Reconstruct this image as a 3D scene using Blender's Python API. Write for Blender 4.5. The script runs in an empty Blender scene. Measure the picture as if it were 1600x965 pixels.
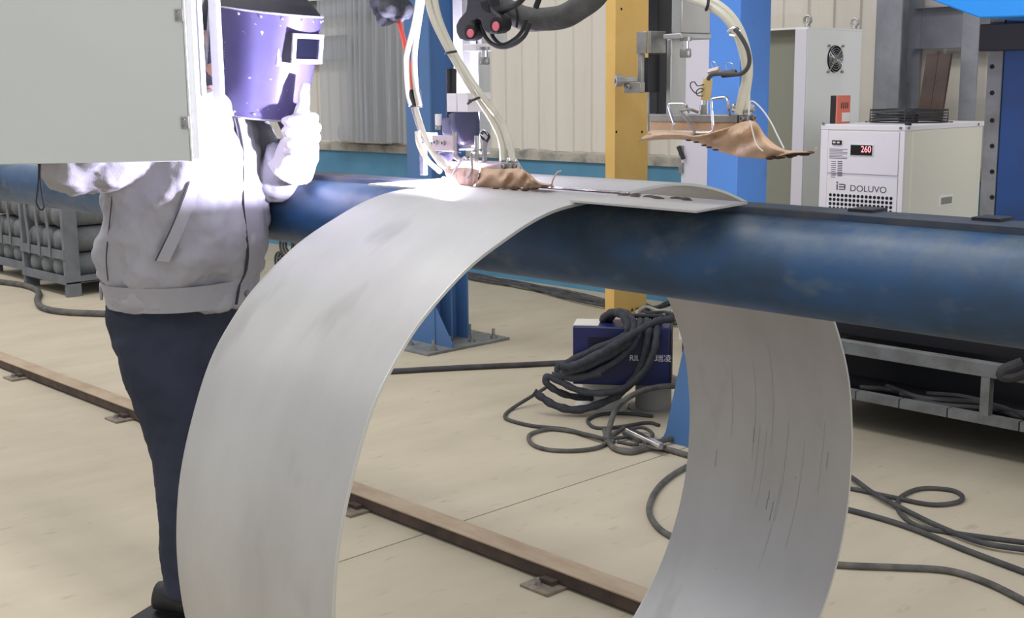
import bpy, math, random
from mathutils import Vector, Matrix
random.seed(7)
S = bpy.context.scene
COL = S.collection
V = Vector

# ------------------------------------------------------------------ camera
H = 1.9
IW, IH = 1600.0, 965.0
v1 = (-1870.0, -325.0)          # vanishing point of the mandrel direction (-X)
v2 = (2044.0, -367.0)           # vanishing point of +Y
F = math.sqrt(-(v1[0] * v2[0] + v1[1] * v2[1]))
cu = V((v1[0], v1[1], F)).normalized()
cv = V((v2[0], v2[1], F)).normalized()
M = Matrix((-cu, cv, (-cu).cross(cv)))      # camera (x right, y down, z forward) -> world
CAM = V((0, 0, H))
cam_data = bpy.data.cameras.new('camera')
cam_data.sensor_width = 36.0
cam_data.lens = F / IW * 36.0
cam_data.clip_end = 200
cam = bpy.data.objects.new('camera', cam_data)
COL.objects.link(cam)
cr, cup, cb = M @ V((1, 0, 0)), M @ V((0, -1, 0)), M @ V((0, 0, -1))
cam.matrix_world = Matrix(((cr.x, cup.x, cb.x, 0), (cr.y, cup.y, cb.y, 0), (cr.z, cup.z, cb.z, H), (0, 0, 0, 1)))
S.camera = cam

# ------------------------------------------------------------------ light
S.view_settings.view_transform = 'Standard'
S.view_settings.look = 'None'
S.view_settings.gamma = 1.0
S.view_settings.use_curve_mapping = False
S.view_settings.exposure = 0.12
w = bpy.data.worlds.new('hall_light')
S.world = w
w.use_nodes = True
w.node_tree.nodes['Background'].inputs[0].default_value = (0.95, 0.97, 1.0, 1)
w.node_tree.nodes['Background'].inputs[1].default_value = 0.55

def area(name, loc, sx, sy, energy, color=(1, 1, 1), rot=(0, 0, 0)):
    d = bpy.data.lights.new(name, 'AREA')
    d.shape = 'RECTANGLE'
    d.size, d.size_y, d.energy, d.color = sx, sy, energy, color
    o = bpy.data.objects.new(name, d)
    o.location = loc
    o.rotation_euler = rot
    COL.objects.link(o)
area('roof_skylight_strip', (-9, 1.5, 8), 16, 2.0, 600, (1, 0.985, 0.97))
area('roof_skylight_strip', (-5, -3.5, 8), 16, 2.0, 300, (1, 0.985, 0.97))
area('side_fill_light', (9.5, 3.5, 3.0), 5.0, 9.0, 470, (1, 0.99, 0.97), (0, math.pi / 2, 0))  # unseen fill light, added to brighten the right-facing sides
ARC = V((-2.318, 1.985, 1.6815))
pl = bpy.data.lights.new('welding_arc_light', 'POINT')
pl.energy = 170
pl.color = (0.79, 0.745, 1.0)
pl.shadow_soft_size = 0.018
po = bpy.data.objects.new('welding_arc_light', pl)
po.location = ARC
COL.objects.link(po)

# ------------------------------------------------------------------ reading the photograph's positions
def ray(x, y):
    return M @ V(((x - 800) / F, (y - 482.5) / F, 1.0))
def A(x, y, X=None, Y=None, Z=None, W=None):
    d = ray(x, y)
    if W is not None: t = W
    elif X is not None: t = X / d.x
    elif Y is not None: t = Y / d.y
    else: t = (Z - H) / d.z
    return CAM + d * t

# ------------------------------------------------------------------ materials
def lin(c):
    c = c / 255.0
    return c / 12.92 if c <= 0.04045 else ((c + 0.055) / 1.055) ** 2.4
def rgb(r, g, b): return (lin(r), lin(g), lin(b), 1)
MATS = {}
def mat(name, c, rough=0.5, metal=0.0, c2=None, scale=6.0, lo=0.4, hi=0.65, stretch=(1, 1, 1), bump=0.0, bscale=60.0,
        rough2=None, coat=0.0, detail=6.0, c3=None, s3=40.0, lo3=0.62, hi3=0.7, spec=0.5, bdist=0.004):
    m = bpy.data.materials.new(name)
    m.use_nodes = True
    nt = m.node_tree
    b = nt.nodes['Principled BSDF']
    b.inputs['Base Color'].default_value = c
    b.inputs['Roughness'].default_value = rough
    b.inputs['Metallic'].default_value = metal
    b.inputs['Specular IOR Level'].default_value = spec
    if coat: b.inputs['Coat Weight'].default_value = coat
    tc = nt.nodes.new('ShaderNodeTexCoord')
    mp = nt.nodes.new('ShaderNodeMapping')
    mp.inputs['Scale'].default_value = stretch
    nt.links.new(tc.outputs['Object'], mp.inputs[0])
    src = None
    if c2 is not None:
        n = nt.nodes.new('ShaderNodeTexNoise')
        n.inputs['Scale'].default_value = scale
        n.inputs['Detail'].default_value = detail
        n.inputs['Roughness'].default_value = 0.6
        nt.links.new(mp.outputs[0], n.inputs['Vector'])
        mr = nt.nodes.new('ShaderNodeMapRange')
        mr.inputs['From Min'].default_value = lo
        mr.inputs['From Max'].default_value = hi
        nt.links.new(n.outputs['Fac'], mr.inputs['Value'])
        mx = nt.nodes.new('ShaderNodeMix')
        mx.data_type = 'RGBA'
        mx.inputs['A'].default_value = c
        mx.inputs['B'].default_value = c2
        nt.links.new(mr.outputs['Result'], mx.inputs['Factor'])
        src = mx.outputs['Result']
        if rough2 is not None:
            mf = nt.nodes.new('ShaderNodeMix')
            mf.inputs['A'].default_value = rough
            mf.inputs['B'].default_value = rough2
            nt.links.new(mr.outputs['Result'], mf.inputs['Factor'])
            nt.links.new(mf.outputs['Result'], b.inputs['Roughness'])
    if c3 is not None:
        n = nt.nodes.new('ShaderNodeTexNoise')
        n.inputs['Scale'].default_value = s3
        n.inputs['Detail'].default_value = 3
        nt.links.new(mp.outputs[0], n.inputs['Vector'])
        mr = nt.nodes.new('ShaderNodeMapRange')
        mr.inputs['From Min'].default_value = lo3
        mr.inputs['From Max'].default_value = hi3
        nt.links.new(n.outputs['Fac'], mr.inputs['Value'])
        mx = nt.nodes.new('ShaderNodeMix')
        mx.data_type = 'RGBA'
        if src: nt.links.new(src, mx.inputs['A'])
        else: mx.inputs['A'].default_value = c
        mx.inputs['B'].default_value = c3
        nt.links.new(mr.outputs['Result'], mx.inputs['Factor'])
        src = mx.outputs['Result']
    if src: nt.links.new(src, b.inputs['Base Color'])
    if bump:
        n = nt.nodes.new('ShaderNodeTexNoise')
        n.inputs['Scale'].default_value = bscale
        n.inputs['Detail'].default_value = 4
        nt.links.new(mp.outputs[0], n.inputs['Vector'])
        bp = nt.nodes.new('ShaderNodeBump')
        bp.inputs['Strength'].default_value = bump
        bp.inputs['Distance'].default_value = bdist
        nt.links.new(n.outputs['Fac'], bp.inputs['Height'])
        nt.links.new(bp.outputs[0], b.inputs['Normal'])
    MATS[name] = m
    return m

mat('concrete', rgb(190, 179, 158), 0.75, c2=rgb(178, 167, 147), scale=2.4, lo=0.36, hi=0.72, stretch=(1.3, 0.5, 1), detail=10, c3=rgb(166, 155, 136), s3=16, lo3=0.63, hi3=0.8, bump=0.25, bscale=30, spec=0.25)
mat('joint_dark', rgb(60, 54, 46), 0.9)
mat('blue_dado', rgb(86, 142, 174), 0.6, c2=rgb(78, 130, 162), scale=2)
mat('sill', rgb(178, 172, 160), 0.85, c2=rgb(120, 122, 120), scale=5, lo=0.45, hi=0.7, bump=0.4, bscale=25)
mat('beige_sheet', rgb(218, 212, 202), 0.34, c2=rgb(213, 207, 196), scale=1.5, stretch=(2, 1, 0.4), c3=rgb(204, 196, 182), s3=7, lo3=0.6, hi3=0.85)
mat('girt_grey', rgb(140, 142, 148), 0.5, c2=rgb(120, 122, 128), scale=3)
mat('col_blue', rgb(84, 140, 218), 0.4, c2=rgb(86, 132, 200), scale=2.0, c3=rgb(70, 96, 150), s3=5, lo3=0.6, hi3=0.8)
mat('frame_blue', rgb(76, 116, 168), 0.5, c2=rgb(80, 112, 156), scale=3)
mat('machine_blue', rgb(20, 66, 126), 0.45, c2=rgb(24, 56, 104), scale=3)
mat('bright_blue', rgb(30, 140, 222), 0.4)
mat('yellow', rgb(230, 190, 112), 0.5, c2=rgb(222, 180, 102), scale=3)
mat('black_steel', rgb(26, 26, 32), 0.45)
mat('black_plastic', rgb(30, 31, 36), 0.5)
mat('rubber', rgb(58, 58, 62), 0.7, c2=rgb(78, 76, 74), scale=10)
mat('rubber_dusty', rgb(98, 95, 90), 0.8, c2=rgb(70, 69, 68), scale=12)
mat('sleeve_dark', rgb(52, 54, 62), 0.85, c2=rgb(66, 68, 74), scale=30, bump=0.6, bscale=90)
mat('sleeve_grey', rgb(84, 84, 84), 0.9, c2=rgb(70, 70, 70), scale=25, bump=0.3, bscale=200)
mat('mandrel_paint', rgb(34, 74, 116), 0.44, c2=rgb(38, 60, 84), scale=6, lo=0.42, hi=0.66, stretch=(0.6, 1, 1), c3=rgb(96, 106, 114), s3=16, lo3=0.6, hi3=0.9, rough2=0.6, bump=0.12, bscale=45)
def dust_on_top(m, col, z0, z1, nscale, strength):
    nt = m.node_tree
    b = nt.nodes['Principled BSDF']
    src = b.inputs['Base Color'].links[0].from_socket
    tc = [n for n in nt.nodes if n.type == 'TEX_COORD'][0]
    sx = nt.nodes.new('ShaderNodeSeparateXYZ')
    nt.links.new(tc.outputs['Object'], sx.inputs[0])
    mr = nt.nodes.new('ShaderNodeMapRange')
    mr.inputs['From Min'].default_value = z0
    mr.inputs['From Max'].default_value = z1
    nt.links.new(sx.outputs['Z'], mr.inputs['Value'])
    no = nt.nodes.new('ShaderNodeTexNoise')
    no.inputs['Scale'].default_value = nscale
    no.inputs['Detail'].default_value = 8
    no.inputs['Roughness'].default_value = 0.7
    nt.links.new(tc.outputs['Object'], no.inputs['Vector'])
    m2 = nt.nodes.new('ShaderNodeMapRange')
    m2.inputs['From Min'].default_value = 0.36
    m2.inputs['From Max'].default_value = 0.62
    m2.inputs['To Max'].default_value = strength
    nt.links.new(no.outputs['Fac'], m2.inputs['Value'])
    mu_ = nt.nodes.new('ShaderNodeMath'); mu_.operation = 'MULTIPLY'
    nt.links.new(mr.outputs[0], mu_.inputs[0]); nt.links.new(m2.outputs[0], mu_.inputs[1])
    mx = nt.nodes.new('ShaderNodeMix'); mx.data_type = 'RGBA'
    nt.links.new(mu_.outputs[0], mx.inputs['Factor'])
    nt.links.new(src, mx.inputs['A'])
    mx.inputs['B'].default_value = col
    nt.links.new(mx.outputs['Result'], b.inputs['Base Color'])
dust_on_top(MATS['mandrel_paint'], rgb(98, 108, 112), 0.005, 0.08, 11.0, 0.62)
mat('anvil', rgb(34, 52, 74), 0.55, c2=rgb(70, 70, 72), scale=9)
mat('sheet_steel', rgb(187, 186, 185), 0.46, metal=0.35, c2=rgb(170, 168, 167), scale=2.2, lo=0.4, hi=0.7, stretch=(1.0, 0.45, 0.45), c3=rgb(150, 148, 146), s3=6, lo3=0.62, hi3=0.82, rough2=0.55, bump=0.06, bscale=160)
mat('sheet_edge', rgb(210, 210, 206), 0.35, metal=0.7)
mat('scratch', rgb(140, 138, 138), 0.6)
mat('weld_bead', rgb(150, 140, 136), 0.4, metal=0.8, bump=0.7, bscale=260)
mat('burr', rgb(70, 58, 52), 0.8)
mat('alu', rgb(196, 196, 196), 0.34, metal=0.75, c2=rgb(178, 178, 178), scale=8, stretch=(1, 1, 0.2))
mat('steel', rgb(170, 168, 166), 0.38, metal=0.7, c2=rgb(140, 138, 136), scale=14)
mat('chrome', rgb(215, 215, 218), 0.18, metal=1.0)
mat('white_block', rgb(232, 228, 232), 0.45)
mat('white_paint', rgb(226, 224, 228), 0.4)
mat('housing_blue', rgb(58, 62, 92), 0.5)
mat('pink_steel', rgb(188, 172, 174), 0.45, metal=0.4)
mat('leather', rgb(204, 172, 144), 0.6, c2=rgb(188, 154, 126), scale=14, c3=rgb(150, 118, 96), s3=22, lo3=0.6, hi3=0.8, bump=0.5, bscale=50)
mat('leather_burnt', rgb(66, 48, 38), 0.9, bump=0.6, bscale=60)
mat('leather_pale', rgb(206, 176, 160), 0.7, c2=rgb(176, 140, 124), scale=20)
mat('tape', rgb(214, 190, 130), 0.7)
mat('pink_pad', rgb(222, 110, 130), 0.6)
mat('red_hose', rgb(232, 92, 80), 0.45)
mat('cabinet_grey', rgb(194, 199, 197), 0.42, c2=rgb(190, 195, 193), scale=1.5)
mat('cabinet_white', rgb(226, 228, 226), 0.45)
mat('cabinet_arc_tint', rgb(214, 210, 220), 0.45)  # cabinet white with the arc's lavender light put into the colour
mat('recess_shade', rgb(138, 138, 124), 0.7)  # casing tone darkened, shade of the recesses put into the colour
mat('chiller_white', rgb(232, 228, 232), 0.4)  # casing white with the arc's faint violet light mixed into the colour
mat('chiller_side', rgb(226, 222, 206), 0.42)  # same casing for sides turned off the arc, without its violet light
mat('vent_black', rgb(12, 12, 14), 0.8)
mat('print_dark', rgb(84, 80, 96), 0.7)
mat('salmon', rgb(214, 116, 96), 0.5)
mat('paper', rgb(222, 218, 210), 0.8)
mat('brown_board', rgb(78, 60, 52), 0.6, c2=rgb(62, 48, 42), scale=6)
mat('cart_grey', rgb(128, 130, 130), 0.6, c2=rgb(106, 106, 104), scale=8)
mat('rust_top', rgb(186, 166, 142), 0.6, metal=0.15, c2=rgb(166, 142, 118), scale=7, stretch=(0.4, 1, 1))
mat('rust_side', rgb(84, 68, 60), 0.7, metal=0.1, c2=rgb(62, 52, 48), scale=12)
mat('bolt_plate', rgb(150, 140, 126), 0.65, metal=0.2, c2=rgb(120, 106, 94), scale=18)
mat('welder_blue', rgb(28, 36, 90), 0.4, c2=rgb(24, 30, 76), scale=4)
mat('spool_white', rgb(196, 196, 192), 0.55)
mat('spool_grey', rgb(140, 138, 134), 0.6)
mat('rack_grey', rgb(112, 116, 122), 0.6, c2=rgb(98, 102, 108), scale=6)
mat('bottle_grey', rgb(118, 121, 124), 0.6, c2=rgb(100, 103, 106), scale=5, c3=rgb(132, 130, 124), s3=9, lo3=0.58, hi3=0.8)
mat('jacket', rgb(164, 163, 171), 0.85, c2=rgb(155, 154, 162), scale=5, bump=0.25, bscale=240, spec=0.2)
mat('seam_dark', rgb(66, 64, 72), 0.9)
mat('trousers', rgb(54, 58, 74), 0.9, c2=rgb(46, 50, 64), scale=6, bump=0.25, bscale=200, spec=0.2)
mat('shoe', rgb(26, 26, 28), 0.6)
mat('glove', rgb(214, 208, 214), 0.85, bump=0.3, bscale=120, spec=0.2)
mat('mask_fibre', rgb(86, 80, 124), 0.36, c2=rgb(74, 68, 112), scale=6, c3=rgb(190, 186, 214), s3=70, lo3=0.70, hi3=0.74)
mat('mask_dark', rgb(40, 38, 48), 0.7)
mat('mask_frame', rgb(196, 192, 206), 0.5, c2=rgb(150, 146, 168), scale=40)
mat('mask_glass', rgb(18, 18, 30), 0.15)
mat('skin', rgb(198, 146, 138), 0.55)
mat('cap_dark', rgb(34, 36, 52), 0.9)
mat('sack', rgb(214, 208, 200), 0.8, c2=rgb(190, 182, 172), scale=6)
m = mat('hose_clear', rgb(226, 222, 206), 0.28)
m.node_tree.nodes['Principled BSDF'].inputs['Transmission Weight'].default_value = 0.25
m.node_tree.nodes['Principled BSDF'].inputs['IOR'].default_value = 1.3
# clear plastic film
m = bpy.data.materials.new('film')
m.use_nodes = True
nt = m.node_tree
b = nt.nodes['Principled BSDF']
b.inputs['Base Color'].default_value = rgb(186, 188, 192)
b.inputs['Roughness'].default_value = 0.14
tr = nt.nodes.new('ShaderNodeBsdfTransparent')
tr.inputs[0].default_value = (0.88, 0.9, 0.92, 1)
mix = nt.nodes.new('ShaderNodeMixShader')
mix.inputs[0].default_value = 0.55
nt.links.new(tr.outputs[0], mix.inputs[1])
nt.links.new(b.outputs[0], mix.inputs[2])
nt.links.new(mix.outputs[0], nt.nodes['Material Output'].inputs[0])
MATS['film'] = m
def emit(name, c, s):
    m = bpy.data.materials.new(name)
    m.use_nodes = True
    b = m.node_tree.nodes['Principled BSDF']
    b.inputs['Emission Color'].default_value = c
    b.inputs['Emission Strength'].default_value = s
    MATS[name] = m
emit('arc_glow', (0.9, 0.88, 1, 1), 60)
emit('led_red', (1, 0.08, 0.12, 1), 2.2)

# ------------------------------------------------------------------ mesh building
def catmull(pts, n=8):
    pts = [V(p) for p in pts]
    if len(pts) < 3: return pts
    out = []
    P = [pts[0] * 2 - pts[1]] + pts + [pts[-1] * 2 - pts[-2]]
    for i in range(1, len(P) - 2):
        a, b, c, d = P[i - 1], P[i], P[i + 1], P[i + 2]
        for k in range(n):
            t = k / n
            out.append(0.5 * ((2 * b) + (c - a) * t + (2 * a - 5 * b + 4 * c - d) * t * t + (3 * b - a - 3 * c + d) * t ** 3))
    out.append(pts[-1])
    return out

class G:
    def __init__(s): s.v = []; s.f = []
    def add(s, vs, fs):
        o = len(s.v)
        s.v += [V(p) for p in vs]
        s.f += [tuple(i + o for i in f) for f in fs]
        return s
    def box(s, x0, x1, y0, y1, z0, z1):
        if x0 > x1: x0, x1 = x1, x0
        if y0 > y1: y0, y1 = y1, y0
        if z0 > z1: z0, z1 = z1, z0
        return s.add([(x0, y0, z0), (x1, y0, z0), (x1, y1, z0), (x0, y1, z0), (x0, y0, z1), (x1, y0, z1), (x1, y1, z1), (x0, y1, z1)],
                     [(3, 2, 1, 0), (4, 5, 6, 7), (0, 1, 5, 4), (1, 2, 6, 5), (2, 3, 7, 6), (3, 0, 4, 7)])
    def ob(s, c, ax, ay, az):        # oriented box, half-axis vectors
        c, ax, ay, az = V(c), V(ax), V(ay), V(az)
        if ax.cross(ay).dot(az) < 0: ax = -ax
        q = [(-1, -1, -1), (1, -1, -1), (1, 1, -1), (-1, 1, -1), (-1, -1, 1), (1, -1, 1), (1, 1, 1), (-1, 1, 1)]
        return s.add([c + ax * i + ay * j + az * k for i, j, k in q],
                     [(3, 2, 1, 0), (4, 5, 6, 7), (0, 1, 5, 4), (1, 2, 6, 5), (2, 3, 7, 6), (3, 0, 4, 7)])
    def bar(s, p, q, wd, ht, up=(0, 0, 1)):
        p, q = V(p), V(q)
        d = q - p
        up = V(up)
        sd = d.cross(up)
        if sd.length < 1e-6: sd = d.cross(V((1, 0, 0)))
        sd.normalize()
        u2 = sd.cross(d).normalized()
        return s.ob((p + q) / 2, d / 2, sd * wd / 2, u2 * ht / 2)
    def tube(s, pts, r, n=10, smooth=0, closed=False, flat=1.0):
        pts = catmull(pts, smooth) if smooth else [V(p) for p in pts]
        k = len(pts)
        if not isinstance(r, (list, tuple)): rr = [r] * k
        elif len(r) == k: rr = list(r)
        else:
            rr = []
            for i in range(k):
                t = i / (k - 1) * (len(r) - 1)
                j = min(int(t), len(r) - 2)
                rr.append(r[j] + (r[j + 1] - r[j]) * (t - j))
        T = []
        for i in range(k):
            if closed: t = pts[(i + 1) % k] - pts[i - 1]
            else: t = pts[min(i + 1, k - 1)] - pts[max(i - 1, 0)]
            T.append(t.normalized() if t.length > 1e-9 else V((0, 0, 1)))
        nrm = T[0].cross(V((0, 0, 1)))
        if nrm.length < 1e-3: nrm = T[0].cross(V((1, 0, 0)))
        nrm.normalize()
        o = len(s.v)
        for i in range(k):
            nrm = nrm - T[i] * nrm.dot(T[i])
            nrm.normalize()
            bn = T[i].cross(nrm)
            for j in range(n):
                a = 2 * math.pi * j / n
                s.v.append(pts[i] + (nrm * math.cos(a) + bn * math.sin(a) * flat) * rr[i])
        for i in range(k if closed else k - 1):
            i2 = (i + 1) % k
            for j in range(n):
                j2 = (j + 1) % n
                s.f.append((o + i * n + j, o + i * n + j2, o + i2 * n + j2, o + i2 * n + j))
        if not closed:
            s.f.append(tuple(o + j for j in reversed(range(n))))
            s.f.append(tuple(o + (k - 1) * n + j for j in range(n)))
        return s
    def cyl(s, p, q, r, n=20): return s.tube([p, q], r, n)
    def lathe(s, base, axis, prof, n=24):   # prof: list of (r, h) along axis
        base, axis = V(base), V(axis).normalized()
        a = axis.cross(V((0, 0, 1)))
        if a.length < 1e-3: a = V((1, 0, 0))
        a.normalize()
        b_ = axis.cross(a)
        o = len(s.v)
        for r, h in prof:
            for j in range(n):
                t = 2 * math.pi * j / n
                s.v.append(base + axis * h + (a * math.cos(t) + b_ * math.sin(t)) * max(r, 1e-5))
        for i in range(len(prof) - 1):
            for j in range(n):
                j2 = (j + 1) % n
                s.f.append((o + i * n + j, o + i * n + j2, o + (i + 1) * n + j2, o + (i + 1) * n + j))
        s.f.append(tuple(o + j for j in reversed(range(n))))
        s.f.append(tuple(o + (len(prof) - 1) * n + j for j in range(n)))
        return s
    def prism(s, poly, vec):
        vec = V(vec)
        poly = [V(p) for p in poly]
        n = len(poly)
        return s.add(poly + [p + vec for p in poly], [tuple(reversed(range(n))), tuple(range(n, 2 * n))] + [(i, (i + 1) % n, n + (i + 1) % n, n + i) for i in range(n)])
    def ell(s, c, rx, ry, rz, nu=16, nv=10, ax=None):
        c = V(c)
        ax = ax or (V((1, 0, 0)), V((0, 1, 0)), V((0, 0, 1)))
        o = len(s.v)
        for i in range(nv + 1):
            ph = math.pi * i / nv
            for j in range(nu):
                t = 2 * math.pi * j / nu
                s.v.append(c + ax[0] * rx * math.sin(ph) * math.cos(t) + ax[1] * ry * math.sin(ph) * math.sin(t) + ax[2] * rz * math.cos(ph))
        for i in range(nv):
            for j in range(nu):
                j2 = (j + 1) % nu
                s.f.append((o + i * nu + j, o + (i + 1) * nu + j, o + (i + 1) * nu + j2, o + i * nu + j2))
        return s
    def loft(s, rings, caps=True):
        n = len(rings[0])
        o = len(s.v)
        for r in rings: s.v += [V(p) for p in r]
        for i in range(len(rings) - 1):
            for j in range(n):
                j2 = (j + 1) % n
                s.f.append((o + i * n + j, o + i * n + j2, o + (i + 1) * n + j2, o + (i + 1) * n + j))
        if caps:
            s.f.append(tuple(o + j for j in reversed(range(n))))
            s.f.append(tuple(o + (len(rings) - 1) * n + j for j in range(n)))
        return s

def wloc(o):
    p = V((0, 0, 0))
    while o is not None:
        p += V(o.location)
        o = o.parent
    return p
def tag(o, label=None, cat=None, group=None, kind=None):
    if label: o['label'] = label
    if cat: o['category'] = cat
    if group: o['group'] = group
    if kind: o['kind'] = kind
    return o
def mk(name, g, m, parent=None, label=None, cat=None, group=None, kind=None, bevel=0.0, sharp=35, seg=2):
    c = V((0, 0, 0))
    lo = V((1e9,) * 3); hi = V((-1e9,) * 3)
    for p in g.v:
        for i in range(3):
            lo[i] = min(lo[i], p[i]); hi[i] = max(hi[i], p[i])
    c = (lo + hi) / 2
    c.z = lo.z if parent is None else c.z
    me = bpy.data.meshes.new(name)
    me.from_pydata([tuple(p - c) for p in g.v], [], g.f)
    me.update()
    me.polygons.foreach_set('use_smooth', [True] * len(me.polygons))
    me.set_sharp_from_angle(angle=math.radians(sharp))
    me.materials.append(MATS[m])
    o = bpy.data.objects.new(name, me)
    o.location = c - (wloc(parent) if parent else V((0, 0, 0)))
    if parent: o.parent = parent
    COL.objects.link(o)
    if bevel:
        md = o.modifiers.new('bevel', 'BEVEL')
        md.width = bevel
        md.segments = seg
        md.limit_method = 'ANGLE'
        md.angle_limit = math.radians(40)
    return tag(o, label, cat, group, kind)
def thing(name, loc, label, cat, group=None, kind=None):
    o = bpy.data.objects.new(name, None)
    o.empty_display_size = 0.1
    o.location = loc
    COL.objects.link(o)
    return tag(o, label, cat, group, kind)
def share(o, wl, parent=None, label=None):
    c = o.copy()
    COL.objects.link(c)
    c.parent = parent
    c.location = V(wl) - (wloc(parent) if parent else V((0, 0, 0)))
    if label: c['label'] = label
    return c
def corner(xa, xb, xc, yt, yb, Y):
    """box seen from its corner edge at pixel xb: front face (normal -Y) xa..xb at depth Y, side face (normal +X) xb..xc"""
    ym = (yt + yb) / 2
    X0 = A(xa, ym, Y=Y).x
    X1 = A(xb, ym, Y=Y).x
    Y1 = A(xc, ym, X=X1).y
    return X0, X1, Y, Y1, A(xb, yb, Y=Y).z, A(xb, yt, Y=Y).z
def text(name, s, size, loc, rot, m, parent, sx=1.0, ext=0.0008, bold=0.0, align='CENTER'):
    cu_ = bpy.data.curves.new(name, 'FONT')
    cu_.body = s
    cu_.size = size
    cu_.extrude = ext
    cu_.offset = bold
    cu_.align_x = align
    cu_.align_y = 'CENTER'
    o = bpy.data.objects.new(name, cu_)
    COL.objects.link(o)
    bpy.context.view_layer.update()
    dg = bpy.context.evaluated_depsgraph_get()
    me = bpy.data.meshes.new_from_object(o.evaluated_get(dg))
    bpy.data.objects.remove(o)
    me.name = name
    me.materials.clear()
    me.materials.append(MATS[m])
    o = bpy.data.objects.new(name, me)
    COL.objects.link(o)
    o.parent = parent
    o.location = V(loc) - wloc(parent)
    o.rotation_euler = rot
    o.scale = (sx, 1, 1)
    return o

# ================================================================== STRUCTURE
# ---- floor: concrete slabs with a saw-cut joint
fl = mk('floor', G().box(-30, 8, -6, 8.6, -0.12, -0.03), 'joint_dark', kind='structure')
JX = -3.953
for x0, x1 in ((-30, -16.0), (-15.99, JX - 0.004), (JX + 0.004, 8)):
    mk('concrete_slab', G().box(x0, x1, -6, 8.55, -0.028, 0), 'concrete', fl)

# ---- back wall: painted plinth, sill, corrugated sheets
WY = 8.5
DZ = 1.21
wall = mk('wall_back', G().box(-24, 6, WY + 0.06, WY + 0.2, 0, 5.0), 'girt_grey', kind='structure')
mk('blue_plinth', G().box(-24, 6, WY, WY + 0.059, 0, DZ), 'blue_dado', wall)
g = G()
N = 240
for i in range(N + 1):
    x = -24 + 30 * i / N
    j = random.uniform(-0.012, 0.012)
    k = random.uniform(-0.01, 0.012)
    g.v += [V((x, WY - 0.03, DZ)), V((x, WY - 0.03 + j * 0.4, DZ + 0.075 + k)), V((x, WY + 0.06, DZ + 0.105 + k)), V((x, WY + 0.06, DZ))]
for i in range(N):
    for a in range(4):
        b_ = (a + 1) % 4
        g.f.append((4 * i + a, 4 * i + b_, 4 * i + 4 + b_, 4 * i + 4 + a))
g.f += [(3, 2, 1, 0), (4 * N, 4 * N + 1, 4 * N + 2, 4 * N + 3)]
mk('concrete_sill', g, 'sill', wall)
PWD = 0.92
def panel_geo(x0):
    g = G()
    prof = []
    nrib = 4
    p = PWD / nrib
    for r in range(nrib):
        a = r * p
        for dx, dy in ((0.0, 0), (p * 0.80, 0), (p * 0.84, -0.018), (p * 0.93, -0.018), (p * 0.97, 0)):
            prof.append((a + dx, dy))
    prof.append((PWD, 0))
    zs = [DZ + 0.09, 5.0]
    o = 0
    n = len(prof)
    for z in zs:
        for dx, dy in prof: g.v.append(V((x0 + dx, WY + 0.03 + dy, z)))
    for z in zs:
        for dx, dy in prof: g.v.append(V((x0 + dx, WY + 0.034 + dy, z)))
    for i in range(n - 1):
        g.f.append((i, i + 1, n + i + 1, n + i))
        g.f.append((2 * n + i + 1, 2 * n + i, 3 * n + i, 3 * n + i + 1))
    return g
p0 = mk('wall_panel', panel_geo(-23), 'beige_sheet', wall, sharp=15)
base = wloc(p0)
for i in range(1, 30):
    share(p0, base + V((i * PWD, 0.0015 * (i % 2), 0)), wall)

# ---- girts and wall column
def girt(x0, x1, z0, z1, y=WY - 0.05, name='trim_1'):
    g = G().box(x0, x1, y - 0.003, y, z0, z1).box(x0, x1, y - 0.07, y, z1, z1 + 0.004).box(x0, x1, y - 0.07, y, z0 - 0.004, z0)
    return mk(name, g, 'girt_grey', kind='structure')
a, b_ = A(490, 57, Y=WY - 0.05), A(549, 92, Y=WY - 0.05)
girt(-16, b_.x, 2.24, 2.50, name='trim_1')
girt(-16, -9.6, 2.72, 2.90, name='trim_2')
X0 = A(1425, 40, Y=WY - 0.12).x
girt(X0, 2, 2.15, 2.43, name='trim_3')
# H column of the hall
c0 = A(1366, 100, Y=WY - 0.32)
X0, X1 = c0.x, c0.x + 0.02
hx0 = A(1366, 100, Y=WY - 0.34).x
hx1 = A(1392, 100, Y=WY - 0.34).x
hall = thing('trim_4', (hx0, WY - 0.3, 0), 'grey steel wall column behind the white cooling unit', None, kind='structure')
mk('flange', G().box(hx0, hx0 + 0.2, WY - 0.34, WY - 0.325, 0, 5), 'girt_grey', hall)
mk('web', G().box(hx0 + 0.095, hx0 + 0.105, WY - 0.325, WY - 0.065, 0, 5), 'girt_grey', hall)
mk('flange', G().box(hx0, hx0 + 0.2, WY - 0.065, WY - 0.05, 0, 5), 'girt_grey', hall)
hx = A(1502, 100, Y=WY - 0.25).x
hall2 = thing('trim_5', (hx, WY - 0.2, 0), 'grey steel wall post beside the leaning brown boards', None, kind='structure')
mk('flange', G().box(hx, hx + 0.12, WY - 0.26, WY - 0.25, 0, 5), 'girt_grey', hall2)
mk('web', G().box(hx + 0.056, hx + 0.064, WY - 0.25, WY - 0.13, 0, 5), 'girt_grey', hall2)

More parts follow.
